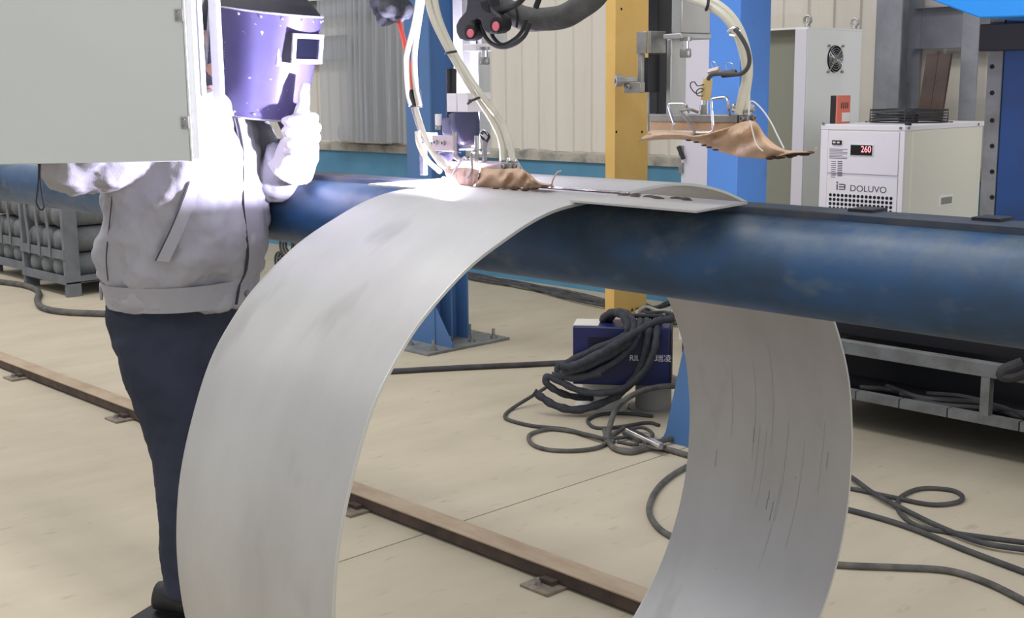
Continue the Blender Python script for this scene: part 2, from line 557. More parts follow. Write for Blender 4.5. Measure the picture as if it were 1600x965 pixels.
# ================================================================== MANDREL AND RING
MY, MZ, MR = 2.0, 1.560, 0.0945
man = thing('welding_mandrel', (1.0, MY, 0), 'long scuffed blue horizontal pipe mandrel running under the rolled steel sheet', 'mandrel')
g = G()
xs = [-6.3 + 7.6 * i / 40 for i in range(41)]
g.tube([(x, MY, MZ) for x in xs], MR, 48)
mk('pipe', g, 'mandrel_paint', man)
mk('anvil_bar', G().box(-6.2, 1.2, MY - 0.012, MY + 0.075, MZ + MR - 0.012, MZ + MR + 0.0135), 'anvil', man, bevel=0.002)
for k, x in enumerate((-1.22, -0.98, -0.86, -0.6)):
    mk('clamp_seat', G().box(x, x + 0.05, MY + 0.03, MY + 0.085, MZ + MR + 0.0135, MZ + MR + 0.019), 'black_steel', man)
g = G().box(1.05, 1.45, MY - 0.22, MY + 0.22, 0, 1.42).box(0.98, 1.5, MY - 0.14, MY + 0.14, 1.42, 1.72)
mk('pedestal', g, 'machine_blue', man, bevel=0.01)

# profile of the rolled sheet (Y, Z), from the seam over the near side, below, up the far side, back to the seam
XN, XF = -1.73, -2.291
prof = [(1.998, 1.6735), (1.952, 1.672), (1.88, 1.669), (1.79, 1.661), (1.72, 1.645), (1.64, 1.615), (1.532, 1.564), (1.424, 1.486),
        (1.36, 1.42), (1.30, 1.336), (1.25, 1.218), (1.215, 1.10), (1.199, 0.98), (1.199, 0.87), (1.212, 0.76), (1.245, 0.62), (1.31, 0.47),
        (1.41, 0.33), (1.56, 0.20), (1.74, 0.115), (1.95, 0.075), (2.17, 0.085), (2.38, 0.135), (2.56, 0.22), (2.70, 0.325), (2.82, 0.455),
        (2.895, 0.59), (2.937, 0.73), (2.949, 0.86), (2.945, 0.97), (2.915, 1.12), (2.84, 1.275), (2.74, 1.41), (2.62, 1.52), (2.48, 1.605), (2.369, 1.650), (2.273, 1.675),
        (2.175, 1.688), (2.08, 1.687), (2.002, 1.680)]
pp = catmull([(0, y, z) for y, z in prof], 5)
TH = 0.0055
g = G()
NX = 10
n = len(pp)
for side in (0, 1):
    for i, p in enumerate(pp):
        t = (pp[min(i + 1, n - 1)] - pp[max(i - 1, 0)]).normalized()
        nm = V((0, -t.z, t.y))        # inward
        if nm.dot(V((0, MY + 0.07 - p.y, 0.9 - p.z))) < 0: nm = -nm
        q = p + nm * TH * side
        for k in range(NX + 1):
            g.v.append(V((XF + (XN - XF) * k / NX, q.y, q.z)))
W_ = NX + 1
off = n * W_
for i in range(n - 1):
    for k in range(NX):
        g.f.append((i * W_ + k, (i + 1) * W_ + k, (i + 1) * W_ + k + 1, i * W_ + k + 1))
        g.f.append((off + i * W_ + k + 1, off + (i + 1) * W_ + k + 1, off + (i + 1) * W_ + k, off + i * W_ + k))
    for k, fl_ in ((0, False), (NX, True)):
        q = (i * W_ + k, off + i * W_ + k, off + (i + 1) * W_ + k, (i + 1) * W_ + k)
        g.f.append(tuple(reversed(q)) if fl_ else q)
for i in (0, n - 1):
    for k in range(NX):
        g.f.append((i * W_ + k, i * W_ + k + 1, off + i * W_ + k + 1, off + i * W_ + k))
ring = thing('rolled_sheet', ((XN + XF) / 2, MY, 0.07), 'large grey steel sheet rolled into a hoop and hung over the blue mandrel', 'steel sheet')
sh = mk('sheet', g, 'sheet_steel', ring, sharp=50)
# bright cut edges
for nm_, x in (('cut_edge', XN + 0.0006), ('cut_edge', XF - 0.0006)):
    g = G()
    for i, p in enumerate(pp):
        t = (pp[min(i + 1, n - 1)] - pp[max(i - 1, 0)]).normalized()
        nn = V((0, -t.z, t.y))
        if nn.dot(V((0, MY + 0.07 - p.y, 0.9 - p.z))) < 0: nn = -nn
        for d_, xx in ((-0.0003, x - 0.0012), (-0.0003, x + 0.0004), (TH + 0.0003, x + 0.0004), (TH + 0.0003, x - 0.0012)):
            g.v.append(p + nn * d_ + V((xx, 0, 0)))
    for i in range(n - 1):
        for a in range(4):
            b_ = (a + 1) % 4
            g.f.append((4 * i + a, 4 * i + b_, 4 * i + 4 + b_, 4 * i + 4 + a))
    g.f += [(3, 2, 1, 0), (4 * n - 4, 4 * n - 3, 4 * n - 2, 4 * n - 1)]
    mk(nm_, g, 'sheet_edge', ring, sharp=50)
g = G()
rs = random.Random(3)
ins = [i for i, p in enumerate(pp) if p.y > 2.7 and 0.35 < p.z < 1.3]
for k in range(16):
    i = rs.choice(ins[3:-14])
    x = rs.uniform(XF + 0.06, XN - 0.06)
    ln = rs.choice((1, 2, 6, 9, 12))
    wd_ = 0.003 if ln < 3 else 0.0009
    for j in range(i, min(i + ln, len(pp) - 1)):
        q_ = []
        for jj in (j, j + 1):
            t = (pp[jj + 1] - pp[jj - 1]).normalized()
            nn = V((0, -t.z, t.y))
            if nn.dot(V((0, MY + 0.07 - pp[jj].y, 0.9 - pp[jj].z))) < 0: nn = -nn
            q_.append(pp[jj] + nn * (TH + 0.0004))
        f_ = 0.15 if ln == 1 else 1.0
        e_ = q_[0].lerp(q_[1], f_)
        xa_ = x + 0.0015 * (j - i)
        g.add([q_[0] + V((xa_, 0, 0)), q_[0] + V((xa_ + wd_, 0, 0)), e_ + V((xa_ + wd_, 0, 0)), e_ + V((xa_, 0, 0))], [(0, 1, 2, 3)])
mk('scratch_marks', g, 'scratch', ring, kind='stuff')
# weld bead and tacks along the seam
g = G()
pts = [(x, 2.0 + random.uniform(-0.0008, 0.0008), 1.6765 + random.uniform(-0.0004, 0.0006)) for x in [XF + (XN - XF) * i / 50 for i in range(51)]]
g.tube(pts, [0.0035 + random.uniform(-0.0006, 0.0006) for _ in pts], 8, flat=0.6)
mk('weld_seam', g, 'weld_bead', ring, label='narrow weld seam along the top')
# run-off plates under the near end of the seam
tA, tB, tC = A(936, 316, Z=1.672), A(1087.6, 329.5, Z=1.672), A(1168, 316, Z=1.672)
g = G().prism([(-1.745, tA.y - 0.004, 1.6683), (tB.x, tB.y, 1.6683), (tC.x, tC.y, 1.6683), (-1.745, tC.y + 0.02, 1.6683)], (0, 0, 0.0042))
mk('runoff_plate', g, 'sheet_steel', ring, label='flat tab plate sticking out past the seam')
g = G().prism([(-2.46, 1.86, 1.6655), (-2.275, 1.86, 1.6655), (-2.275, 2.13, 1.6655), (-2.46, 2.13, 1.6655)], (0, 0, 0.0045))
mk('runon_plate', g, 'sheet_steel', ring, label='flat tab plate at the far end of the seam')
g = G()
for i in range(9):
    x = -1.735 + 0.022 * i
    g.ell((x, 1.985 + random.uniform(-0.012, 0.02), 1.673), 0.016, random.uniform(0.004, 0.012), 0.003, 8, 5)
mk('burnt_residue', g, 'burr', ring)
# ================================================================== FLOOR BEAM
RY0, RY1 = 3.225, 3.335
rail = thing('floor_rail', (-5, 3.3, 0), 'rusty brown steel rail lying along the concrete floor', 'rail')
RZ = 0.07
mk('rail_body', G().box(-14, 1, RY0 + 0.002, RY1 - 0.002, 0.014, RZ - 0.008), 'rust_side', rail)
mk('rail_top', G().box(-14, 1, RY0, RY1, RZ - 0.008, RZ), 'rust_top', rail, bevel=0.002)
for q in ((835, 920), (548, 795), (200, 650), (42, 586)):
    p = A(*q, Z=0.01)
    p.y = RY0 - 0.03
    pl_ = mk('anchor_plate', G().box(p.x - 0.075, p.x + 0.075, RY0 - 0.10, RY0 + 0.03, 0, 0.012), 'bolt_plate', rail, bevel=0.002)
    mk('clip', G().box(p.x - 0.035, p.x + 0.035, RY0 - 0.035, RY0, 0.012, 0.03), 'rust_side', rail)
    mk('bolt', G().lathe((p.x - 0.02, RY0 - 0.055, 0.012), (0, 0, 1), [(0.016, 0), (0.016, 0.004), (0.011, 0.004), (0.011, 0.014), (0.006, 0.014), (0.006, 0.024)], 6), 'steel', rail)

# ================================================================== COLUMNS
def hbeam(root, x0, x1, y0, y1, z1, m, t=0.014):
    xm = (x0 + x1) / 2
    mk('flange', G().box(x0, x1, y0, y0 + t, 0.02, z1), m, root)
    mk('flange', G().box(x0, x1, y1 - t, y1, 0.02, z1), m, root)
    mk('web', G().box(xm - t / 2, xm + t / 2, y0 + t, y1 - t, 0.02, z1), m, root)
# blue H column with bolted base plate
X0, X1, Y0, Y1, _, _ = corner(636, 668, 712, 0, 250, 5.80)
cl1 = thing('steel_column', ((X0 + X1) / 2, 6.0, 0), 'blue steel column with bolted base plate behind the lit torch head', 'column')
Y1 = Y0 + 0.34
hbeam(cl1, X0 - 0.02, X1 + 0.02, Y0, Y1, 3.4, 'frame_blue')
mk('base_plate', G().box(X0 - 0.24, X1 + 0.22, Y0 - 0.24, Y1 + 0.24, 0, 0.02), 'cart_grey', cl1, bevel=0.003)
xm = (X0 + X1) / 2
mk('stiffener', G().prism([(X1 + 0.02, Y0 + 0.007, 0.02), (X1 + 0.2, Y0 + 0.007, 0.02), (X1 + 0.2, Y0 + 0.007, 0.05), (X1 + 0.02, Y0 + 0.007, 0.3)], (0, 0.012, 0)), 'frame_blue', cl1)
mk('stiffener', G().box(xm + 0.007, X1 + 0.02, Y0 + 0.165, Y0 + 0.177, 0.02, 0.5), 'frame_blue', cl1)
for dx in (-0.18, 0.0, 0.17):
    for yy in (Y0 - 0.13, Y1 + 0.13):
        mk('anchor_bolt', G().lathe((xm + dx * 1.6, yy, 0.02), (0, 0, 1), [(0.026, 0), (0.026, 0.02), (0.012, 0.02), (0.012, 0.075)], 6), 'steel', cl1)
for yy in (Y0 + 0.05, Y0 + 0.27):
    mk('anchor_bolt', G().lathe((X1 + 0.13, yy, 0.02), (0, 0, 1), [(0.026, 0), (0.026, 0.02), (0.012, 0.02), (0.012, 0.075)], 6), 'steel', cl1)
# bright blue box column with a sloping gusset at its foot
X0, X1, Y0, Y1, _, _ = corner(1106, 1154, 1202, 0, 300, 5.06)
cl2 = thing('box_column', ((X0 + X1) / 2, (Y0 + Y1) / 2, 0), 'bright blue box column in front of the tall white cabinet', 'column')
gx = A(1032, 690, Y=Y0 - 0.02).x
mk('shaft', G().box(X0, X1, Y0, Y1, 0.02, 3.4), 'col_blue', cl2, bevel=0.006)
mk('base_plate', G().box(gx - 0.01, X1 + 0.33, Y0, Y1, 0, 0.02), 'frame_blue', cl2)
mk('gusset', G().prism([(X0, Y0, 0.02), (gx, Y0, 0.02), (gx + 0.02, Y0, 0.06), (X0, Y0, 1.1)], (0, Y1 - Y0, 0)), 'frame_blue', cl2)
mk('gusset', G().prism([(X1, Y0, 0.02), (X1 + 0.3, Y0, 0.02), (X1 + 0.28, Y0, 0.06), (X1, Y0, 0.95)], (0, Y1 - Y0, 0)), 'frame_blue', cl2)
# yellow post
X0, X1, Y0, Y1, _, _ = corner(946, 961, 1013, 0, 290, 7.65)
yp = thing('yellow_post', ((X0 + X1) / 2, (Y0 + Y1) / 2, 0), 'yellow steel post between the two torch heads', 'post')
mk('shaft', G().box(X0, X1, Y0, Y1, 0.015, 3.6), 'yellow', yp, bevel=0.004)
mk('base_plate', G().box(X0 - 0.02, X1 + 0.02, Y0 - 0.02, min(Y1 + 0.02, 8.4), 0, 0.015), 'yellow', yp)
for q in ((971, 14), (963, 206), (1003, 206)):
    p = A(*q, X=X1)
    mk('bolt_hole', G().cyl((X1 - 0.002, p.y, p.z), (X1 + 0.0012, p.y, p.z), 0.011, 12), 'vent_black', yp)

# ================================================================== RIGHT SIDE: TALL CABINET
X0, X1, Y0, Y1, _, ZT = corner(1068, 1258, 1342, 45, 330, 6.9)
cab = thing('electrical_cabinet', ((X0 + X1) / 2, (Y0 + Y1) / 2, 0), 'tall white electrical cabinet with open front and round fan grille', 'cabinet')
xs_ = A(1107, 200, Y=Y0).x
xr_ = A(1240, 200, Y=Y0).x
g = G().box(X1 - 0.012, X1, Y0, Y1, 0.1, ZT).box(X0, X1 - 0.012, Y1 - 0.012, Y1, 0.1, ZT).box(X0, X0 + 0.012, Y0, Y1 - 0.012, 0.1, ZT)
mk('body', g, 'cabinet_white', cab, bevel=0.003)
mk('top_panel', G().box(X0, X1, Y0, Y1, ZT, ZT + 0.012), 'cabinet_white', cab)
mk('base', G().box(X0, X1, Y0 + 0.02, Y1, 0, 0.1), 'black_steel', cab)
mk('door_frame', G().box(X0 - 0.004, xs_ + 0.16, Y0 - 0.015, Y0, 0.1, ZT), 'cabinet_arc_tint', cab, bevel=0.003)
mk('door_frame', G().box(xr_, X1, Y0 - 0.015, Y0, 0.1, ZT), 'cabinet_arc_tint', cab, bevel=0.003)
mk('mounting_plate', G().box(xs_ + 0.16, xr_, Y0 + 0.08, Y0 + 0.09, 0.1, ZT), 'recess_shade', cab)
for z in (1.42, 1.30):
    mk('latch', G().box(X0 - 0.012, X0 + 0.02, Y0 - 0.035, Y0 - 0.015, z, z + 0.07), 'steel', cab)
p = A(1304, 92, X=X1)
fan = mk('fan_grille', G().cyl((X1, p.y, p.z), (X1 + 0.006, p.y, p.z), 0.088, 32), 'vent_black', cab, label='round black fan grille')
for r in (0.084, 0.068, 0.053, 0.038, 0.024):
    ring_pts = [(X1 + 0.012, p.y + r * math.cos(t), p.z + r * math.sin(t)) for t in [2 * math.pi * k / 28 for k in range(28)]]
    mk('grille_ring', G().tube(ring_pts, 0.0022, 6, closed=True), 'chrome', fan)
mk('hub', G().cyl((X1 + 0.004, p.y, p.z), (X1 + 0.010, p.y, p.z), 0.03, 20), 'steel', fan)
for k in range(4):
    t = math.pi / 4 + k * math.pi / 2
    mk('grille_spoke', G().tube([(X1 + 0.012, p.y + 0.02 * math.cos(t), p.z + 0.02 * math.sin(t)), (X1 + 0.012, p.y + 0.118 * math.cos(t), p.z + 0.118 * math.sin(t))], 0.003, 6), 'chrome', fan)
    mk('screw', G().cyl((X1, p.y + 0.118 * math.cos(t), p.z + 0.118 * math.sin(t)), (X1 + 0.016, p.y + 0.118 * math.cos(t), p.z + 0.118 * math.sin(t)), 0.008, 8), 'steel', fan)
for q, yy in ((1268, Y0 + 0.04), (1331, Y1 - 0.05)):
    zc = ZT + 0.012 + 0.045
    rp = [(X1 - 0.03 + 0.026 * math.cos(t), yy, zc + 0.026 * math.sin(t)) for t in [2 * math.pi * k / 20 for k in range(20)]]
    e = mk('lifting_eye', G().tube(rp, 0.0085, 8, closed=True).lathe((X1 - 0.03, yy, ZT + 0.012), (0, 0, 1), [(0.018, 0), (0.018, 0.008), (0.01, 0.022)], 12), 'steel', cab)

# ---- steel stand under the cooling unit
SY = 5.9
st = thing('equipment_stand', (-2.6, 6.6, 0), 'dark grey welded steel stand carrying the cooling unit', 'stand')
ux0 = -4.05
mk('upper_rail', G().box(ux0, 0.6, SY, SY + 0.06, 0.44, 0.512), 'cart_grey', st, bevel=0.003)
mk('rear_rail', G().box(ux0, 0.6, 7.5, 7.56, 0.44, 0.512), 'cart_grey', st)
seams = [A(q, 640, Y=SY).x for q in (1404, 1480, 1594)]
step_ = seams[1] - seams[0]
xs = [seams[0] - 2 * 0.26, seams[0] - 0.26] + seams[:1] + [seams[1], seams[2], seams[2] + 0.36, seams[2] + 0.72, 0.6]
for a, b_ in zip(xs[:-1], xs[1:]):
    mk('lower_plate', G().box(a + 0.004, b_ - 0.004, SY, SY + 0.05, 0.195, 0.242), 'cart_grey', st)
px0 = A(1531, 620, Y=SY).x
px1 = A(1545, 620, Y=SY).x
for x in (px0, px0 + 1.1, px0 + 2.2, ux0 + 0.3):
    mk('upright', G().box(x, x + (px1 - px0), SY + 0.002, SY + 0.05, 0.242, 0.44), 'cart_grey', st)
for x in (ux0 + 0.02, 0.5):
    for y in (SY + 0.06, 7.5):
        mk('leg', G().box(x, x + 0.06, y, y + 0.06, 0, 0.44), 'cart_grey', st)
mk('tray', G().box(ux0, 0.6, SY + 0.05, 7.5, 0.2, 0.215), 'black_steel', st)
for k in range(3):
    x = ux0 + 0.25 + k * 1.3
    mk('cross_bar', G().box(x, x + 0.06, SY + 0.06, 7.5, 0.45, 0.50), 'cart_grey', st)
mk('deck', G().box(ux0, -2.95, SY + 0.2, 7.5, 0.512, 0.53), 'black_steel', st)
mk('darkening_sheet', G().box(ux0, 0.6, 6.35, 6.37, 0.215, 0.511), 'black_steel', st)  # added black sheet that makes the space inside the stand dark
mk('deck_lip', G().box(ux0, 0.6, 6.08, 6.1, 0.512, 0.60), 'black_steel', st)
# cables lying on the stand
for k in range(5):
    pts = []
    x = -3.5 + k * 0.12
    for j in range(9):
        pts.append((x + j * 0.13, 6.02 + 0.06 * math.sin(j * 1.3 + k * 2) + 0.03 * k, 0.236 + 0.012 * (k % 2)))
    mk('stand_cable', G().tube(pts, 0.014, 8, smooth=4), 'rubber', None, 'black cable lying along the tray of the steel stand, number %s from the front' % ('one', 'two', 'three', 'four', 'five')[k], 'cable', 'cables on the stand tray')
pts = [A(1598, 567, Y=SY - 0.02), A(1585, 572, Y=SY - 0.04), A(1570, 578, Y=SY - 0.05), A(1566, 586, Y=SY - 0.05), A(1580, 588, Y=SY - 0.04), A(1602, 582, Y=SY - 0.02), A(1640, 575, Y=SY)]
mk('cable_loop', G().tube(pts, 0.03, 10, smooth=5), 'rubber', None, 'thick black cable loop hanging over the stand at the right edge', 'cable')

# ---- cooling unit
X0, X1, Y0, Y1, _, ZT = corner(1281, 1411, 1533, 196, 350, 6.2)
ZB = 0.53
ch = thing('cooling_unit', ((X0 + X1) / 2, (Y0 + Y1) / 2, ZB), 'white industrial cooling unit with red digital display and grille', 'chiller')
mk('body', G().box(X0 + 0.004, X1 - 0.004, Y0 + 0.004, Y1, ZB + 0.03, ZT - 0.006), 'chiller_side', ch, bevel=0.006)
mk('lid', G().box(X0 - 0.002, X1 + 0.002, Y0 - 0.002, Y1 + 0.004, ZT - 0.03, ZT), 'chiller_white', ch, bevel=0.004)
def cpx(x, y): return A(x, y, Y=Y0)
a0, a1 = cpx(1297, 200), cpx(1404, 277)
for x0, x1 in ((X0, cpx(1293, 250).x), (cpx(1405, 250).x, X1)):
    mk('corner_trim', G().box(x0, x1, Y0 - 0.002, Y0 + 0.01, ZB + 0.03, ZT - 0.031), 'chiller_white', ch, bevel=0.002)
ux, uX = cpx(1294, 250).x, cpx(1404, 250).x
zs = cpx(1404, 278).z
mk('control_panel', G().box(ux, uX, Y0 - 0.006, Y0 + 0.004, zs + 0.012, ZT - 0.036), 'chiller_white', ch, bevel=0.002)
mk('panel_slot', G().box(ux, uX, Y0 - 0.001, Y0 + 0.004, zs - 0.002, zs + 0.011), 'cabinet_arc_tint', ch)
gp = mk('grille_panel', G().box(ux, uX, Y0 - 0.006, Y0 + 0.004, ZB + 0.05, zs - 0.003), 'chiller_white', ch, bevel=0.002)
mk('base_panel', G().box(X0, X1, Y0, Y1, ZB, ZB + 0.03), 'cabinet_arc_tint', ch)
# holes in the grille, four visible rows and more below
q0, q1 = cpx(1298.5, 304), cpx(1393, 313)
hz = q0.z
dxh = (q1.x - q0.x) / 15
hm = None
for r in range(8):
    for k in range(16):
        x, z = q0.x + dxh * k, hz - r * dxh * 0.98
        if hm is None:
            hm = mk('vent_hole', G().cyl((x, Y0 - 0.0075, z), (x, Y0 - 0.004, z), dxh * 0.37, 12), 'vent_black', gp)
        else:
            share(hm, (x, Y0 - 0.00575, z), gp)
# display
d0, d1 = cpx(1331, 226), cpx(1364, 243)
dp = mk('display_frame', G().box(d0.x - 0.006, d1.x + 0.006, Y0 - 0.010, Y0 - 0.005, d1.z - 0.004, d0.z + 0.004), 'cabinet_white', ch)
ds = mk('display', G().box(d0.x, d1.x, Y0 - 0.012, Y0 - 0.008, d1.z, d0.z), 'vent_black', ch, label='black digital display with red digits')
RX = (math.pi / 2, 0, 0)
text('display_digits', '260', 0.05, (d0.x + (d1.x - d0.x) * 0.72, Y0 - 0.0128, (d0.z + d1.z) / 2 + 0.004), RX, 'led_red', ds, 0.85, 0.0004)
# brand lettering
bq0, bq1 = cpx(1327, 292), cpx(1382, 299)
text('lettering', 'DOLUVO', 0.05, ((bq0.x + bq1.x) / 2 + 0.012, Y0 - 0.0066, (bq0.z + bq1.z) / 2), RX, 'print_dark', gp, 1.1, 0.0005)
lx0 = cpx(1308, 290).x
lz = bq0.z
lg = G().box(lx0, lx0 + 0.008, Y0 - 0.0072, Y0 - 0.006, lz - 0.02, lz + 0.012).ell((lx0 + 0.004, Y0 - 0.0066, lz + 0.022), 0.006, 0.0006, 0.006, 10, 6)
for k in range(3):
    lg.box(lx0 + 0.016, lx0 + 0.05 + 0.004 * (k % 2), Y0 - 0.0072, Y0 - 0.006, lz - 0.018 + k * 0.014, lz - 0.012 + k * 0.014)
lg.box(lx0 + 0.05, lx0 + 0.057, Y0 - 0.0072, Y0 - 0.006, lz - 0.016, lz + 0.014)
mk('logo', lg, 'print_dark', gp)
# switch and fine print
s0, s1 = cpx(1302, 219), cpx(1316, 226)
sw = mk('power_switch', G().box(s0.x, s1.x, Y0 - 0.014, Y0 - 0.005, s1.z, s0.z), 'vent_black', ch)
for k in range(2):
    xa = s0.x + (s1.x - s0.x) * (0.12 + 0.46 * k)
    mk('rocker', G().box(xa, xa + (s1.x - s0.x) * 0.3, Y0 - 0.018, Y0 - 0.013, s1.z + 0.008, s0.z - 0.006), 'paper', sw)
g = G()
zz = cpx(1298, 233).z
for k in range(7):
    g.box(cpx(1297, 235).x, cpx(1297, 235).x + 0.115 - 0.03 * (k % 3 == 1), Y0 - 0.0068, Y0 - 0.0055, zz - 0.0085 * k, zz - 0.0085 * k + 0.003)
zz -= 0.07
for k in range(9):
    g.box(cpx(1300, 250).x, cpx(1300, 250).x + 0.03, Y0 - 0.0068, Y0 - 0.0055, zz - 0.011 * k, zz - 0.011 * k + 0.003)
    g.box(cpx(1310, 250).x, cpx(1310, 250).x + 0.03, Y0 - 0.0068, Y0 - 0.0055, zz - 0.010 * k, zz - 0.010 * k + 0.005)
mk('printed_notes', g, 'print_dark', ch)
# side handle and screws
h0, h1 = A(1468, 306, X=X1), A(1488, 320, X=X1)
hd = mk('recessed_handle', G().box(X1 - 0.004, X1 + 0.003, h0.y, h1.y, h1.z, h0.z), 'chiller_white', ch, bevel=0.002)
mk('handle_recess', G().box(X1 - 0.002, X1 + 0.004, h0.y + 0.015, h1.y - 0.015, h1.z + 0.012, h0.z - 0.012), 'recess_shade', hd)
mk('side_panel', G().box(X1 - 0.006, X1 + 0.0008, A(1425, 250, X=X1).y, A(1527, 250, X=X1).y, ZB + 0.05, ZT - 0.04), 'chiller_side', ch, bevel=0.001)
for q, f_ in (((1287, 193), 0), ((1408, 200), 0), ((1419, 200), 1), ((1528, 194), 1)):
    p = A(*q, Y=Y0) if not f_ else A(*q, X=X1)
    if not f_: mk('screw', G().cyl((p.x, Y0 - 0.008, p.z), (p.x, Y0, p.z), 0.008, 10), 'cart_grey', ch)
    else: mk('screw', G().cyl((X1, p.y, p.z), (X1 + 0.007, p.y, p.z), 0.008, 10), 'cart_grey', ch)
# fan guard on the lid
fc = V((X0 + (X1 - X0) * 0.52, Y0 + (Y1 - Y0) * 0.53, ZT))
R0 = 0.215
def circ(r, z, n=36): return [(fc.x + r * math.cos(2 * math.pi * k / n), fc.y + r * math.sin(2 * math.pi * k / n), z) for k in range(n)]
fgm = mk('fan_guard', G().tube(circ(R0, ZT + 0.006), 0.004, 6, closed=True).tube(circ(R0, ZT + 0.022), 0.0028, 6, closed=True).tube(circ(R0, ZT + 0.038), 0.0028, 6, closed=True).tube(circ(R0, ZT + 0.054), 0.0028, 6, closed=True).tube(circ(R0, ZT + 0.07), 0.004, 6, closed=True), 'black_steel', ch, label='black wire fan guard on the lid')
for k in range(7):
    mk('guard_ring', G().tube(circ(R0 - 0.026 * (k + 1), ZT + 0.071 + 0.001 * k), 0.0026, 6, closed=True), 'black_steel', fgm)
for k in range(4):
    t = 0.4 + k * math.pi / 2
    c_, s_ = math.cos(t), math.sin(t)
    mk('guard_wire', G().tube([(fc.x + c_ * (R0 + 0.03), fc.y + s_ * (R0 + 0.03), ZT + 0.005), (fc.x + c_ * (R0 + 0.002), fc.y + s_ * (R0 + 0.002), ZT + 0.006), (fc.x + c_ * (R0 + 0.003), fc.y + s_ * (R0 + 0.003), ZT + 0.074), (fc.x + c_ * 0.03, fc.y + s_ * 0.03, ZT + 0.08)], 0.0045, 6), 'black_steel', fgm)
mk('fan_motor', G().lathe((fc.x, fc.y, ZT), (0, 0, 1), [(0.055, 0.0), (0.055, 0.045), (0.045, 0.055), (0.0, 0.058)], 20), 'black_plastic', fgm)
for k in range(5):
    t = 2 * math.pi * k / 5
    d = V((math.cos(t), math.sin(t), 0))
    e = V((-d.y, d.x, 0))
    c_ = V((fc.x, fc.y, ZT + 0.028))
    mk('fan_blade', G().prism([c_ + d * 0.05 - e * 0.02, c_ + d * 0.19 - e * 0.05, c_ + d * 0.19 + e * 0.05 + V((0, 0, 0.02)), c_ + d * 0.05 + e * 0.02 + V((0, 0, 0.012))], (0, 0, 0.003)), 'black_plastic', fgm)
mk('drain_valve', G().lathe((X1 - 0.01, Y0 + 0.05, ZT), (0, 0, 1), [(0.018, 0), (0.018, 0.012), (0.012, 0.02)], 10), 'black_plastic', ch)

# ---- small red drive box standing on the cooling unit
X0b, X1b, Y0b, Y1b, _, _ = corner(1297, 1305, 1326, 146, 187, Y0 + 0.12)
rb = thing('drive_box', ((X0b + X1b) / 2, (Y0b + Y1b) / 2, ZT), 'small red and black drive box standing on the cooling unit', 'drive box')
zt_ = ZT + 0.16
mk('heat_sink', G().box(X0b, X1b, Y0b, Y1b, ZT, zt_), 'black_plastic', rb, bevel=0.003)
mk('cover', G().box(X1b, X1b + 0.012, Y0b + 0.004, Y1b, ZT, zt_), 'salmon', rb, bevel=0.003)
for k in range(4):
    yy = Y0b + (Y1b - Y0b) * (0.3 + 0.15 * k)
    mk('vent_slot', G().box(X1b + 0.011, X1b + 0.0135, yy, yy + 0.01, zt_ - 0.075, zt_ - 0.04), 'rust_side', rb)
mk('rating_label', G().box(X1b + 0.011, X1b + 0.0132, Y0b + (Y1b - Y0b) * 0.38, Y1b - 0.006, ZT + 0.01, ZT + 0.062), 'paper', rb)

# ---- brown boards leaning on the wall
for k, (xa, xb, lab) in enumerate(((1448, 1468, 'left one of two dark brown boards leaning behind the cooling unit'), (1467, 1487, 'right one of two dark brown boards leaning behind the cooling unit'))):
    yb_ = 7.62
    t0, t1 = A(xa, 84, Y=8.15), A(xb, 82, Y=8.15)
    b0, b1 = A(xa - 14, 175, Y=8.07), A(xb - 14, 175, Y=8.07)
    dn = (b0 - t0).normalized()
    Lg = t0.z / -dn.z * 0.995
    e = V((1, 0, 0)) * (t1.x - t0.x) * 0.94
    mk('leaning_board', G().prism([t0, t0 + e, t0 + e + dn * Lg, t0 + dn * Lg], (0, 0.03, 0)), 'brown_board', None, lab, 'board', 'leaning boards', bevel=0.002)

# ---- dark blue machine column with slotted rail
X0, X1, Y0, Y1, _, _ = corner(1561, 1690, 1750, 70, 350, 5.6)
mc = thing('machine_column', ((X0 + X1) / 2, Y0 + 0.3, 0), 'dark blue machine column at the right edge with black guide rail', 'machine')
mk('column_body', G().box(X0, X1 + 0.5, Y0, Y0 + 0.3, 0.95, 3.4), 'machine_blue', mc, bevel=0.006)
mk('foot_block', G().box(X0 + 0.45, X1 + 0.5, Y0 + 0.0, Y0 + 0.28, 0, 0.95), 'black_steel', mc)
rx0, rx1 = A(1541, 200, Y=Y0 + 0.02).x, A(1558, 200, Y=Y0 + 0.02).x
rl = mk('guide_rail', G().box(rx0, X0 - 0.002, Y0 - 0.005, Y0 + 0.06, 0.95, 2.5), 'cart_grey', mc, bevel=0.003)
for y_ in (104, 145, 188, 228, 268, 308, 345):
    p = A(1551, y_, Y=Y0)
    mk('rail_hole', G().cyl((p.x, Y0 - 0.007, p.z), (p.x, Y0 - 0.003, p.z), 0.011, 12), 'vent_black', rl)
b0, b1 = A(1531, 38, Y=Y0 - 0.1), A(1531, 80, Y=Y0 - 0.1)
mk('cross_beam', G().box(b0.x, X1 + 0.5, Y0 - 0.1, Y0 - 0.01, b1.z, b0.z), 'black_steel', mc, bevel=0.004)
# bright blue overhead arm
o0 = A(1455, 0, Y=4.9)
o1 = A(1530, 28, Y=4.9)
oa = G().prism([(o0.x - 0.3, 4.9, o0.z + 0.06), (o0.x, 4.9, o0.z + 0.0), (o1.x, 4.9, o1.z), (o1.x + 1.2, 4.9, o1.z - 0.02), (o1.x + 1.2, 4.9, o1.z + 0.4), (o0.x - 0.3, 4.9, o1.z + 0.4)], (0, 0.65, 0))
mk('overhead_arm', oa, 'bright_blue', mc, bevel=0.006)

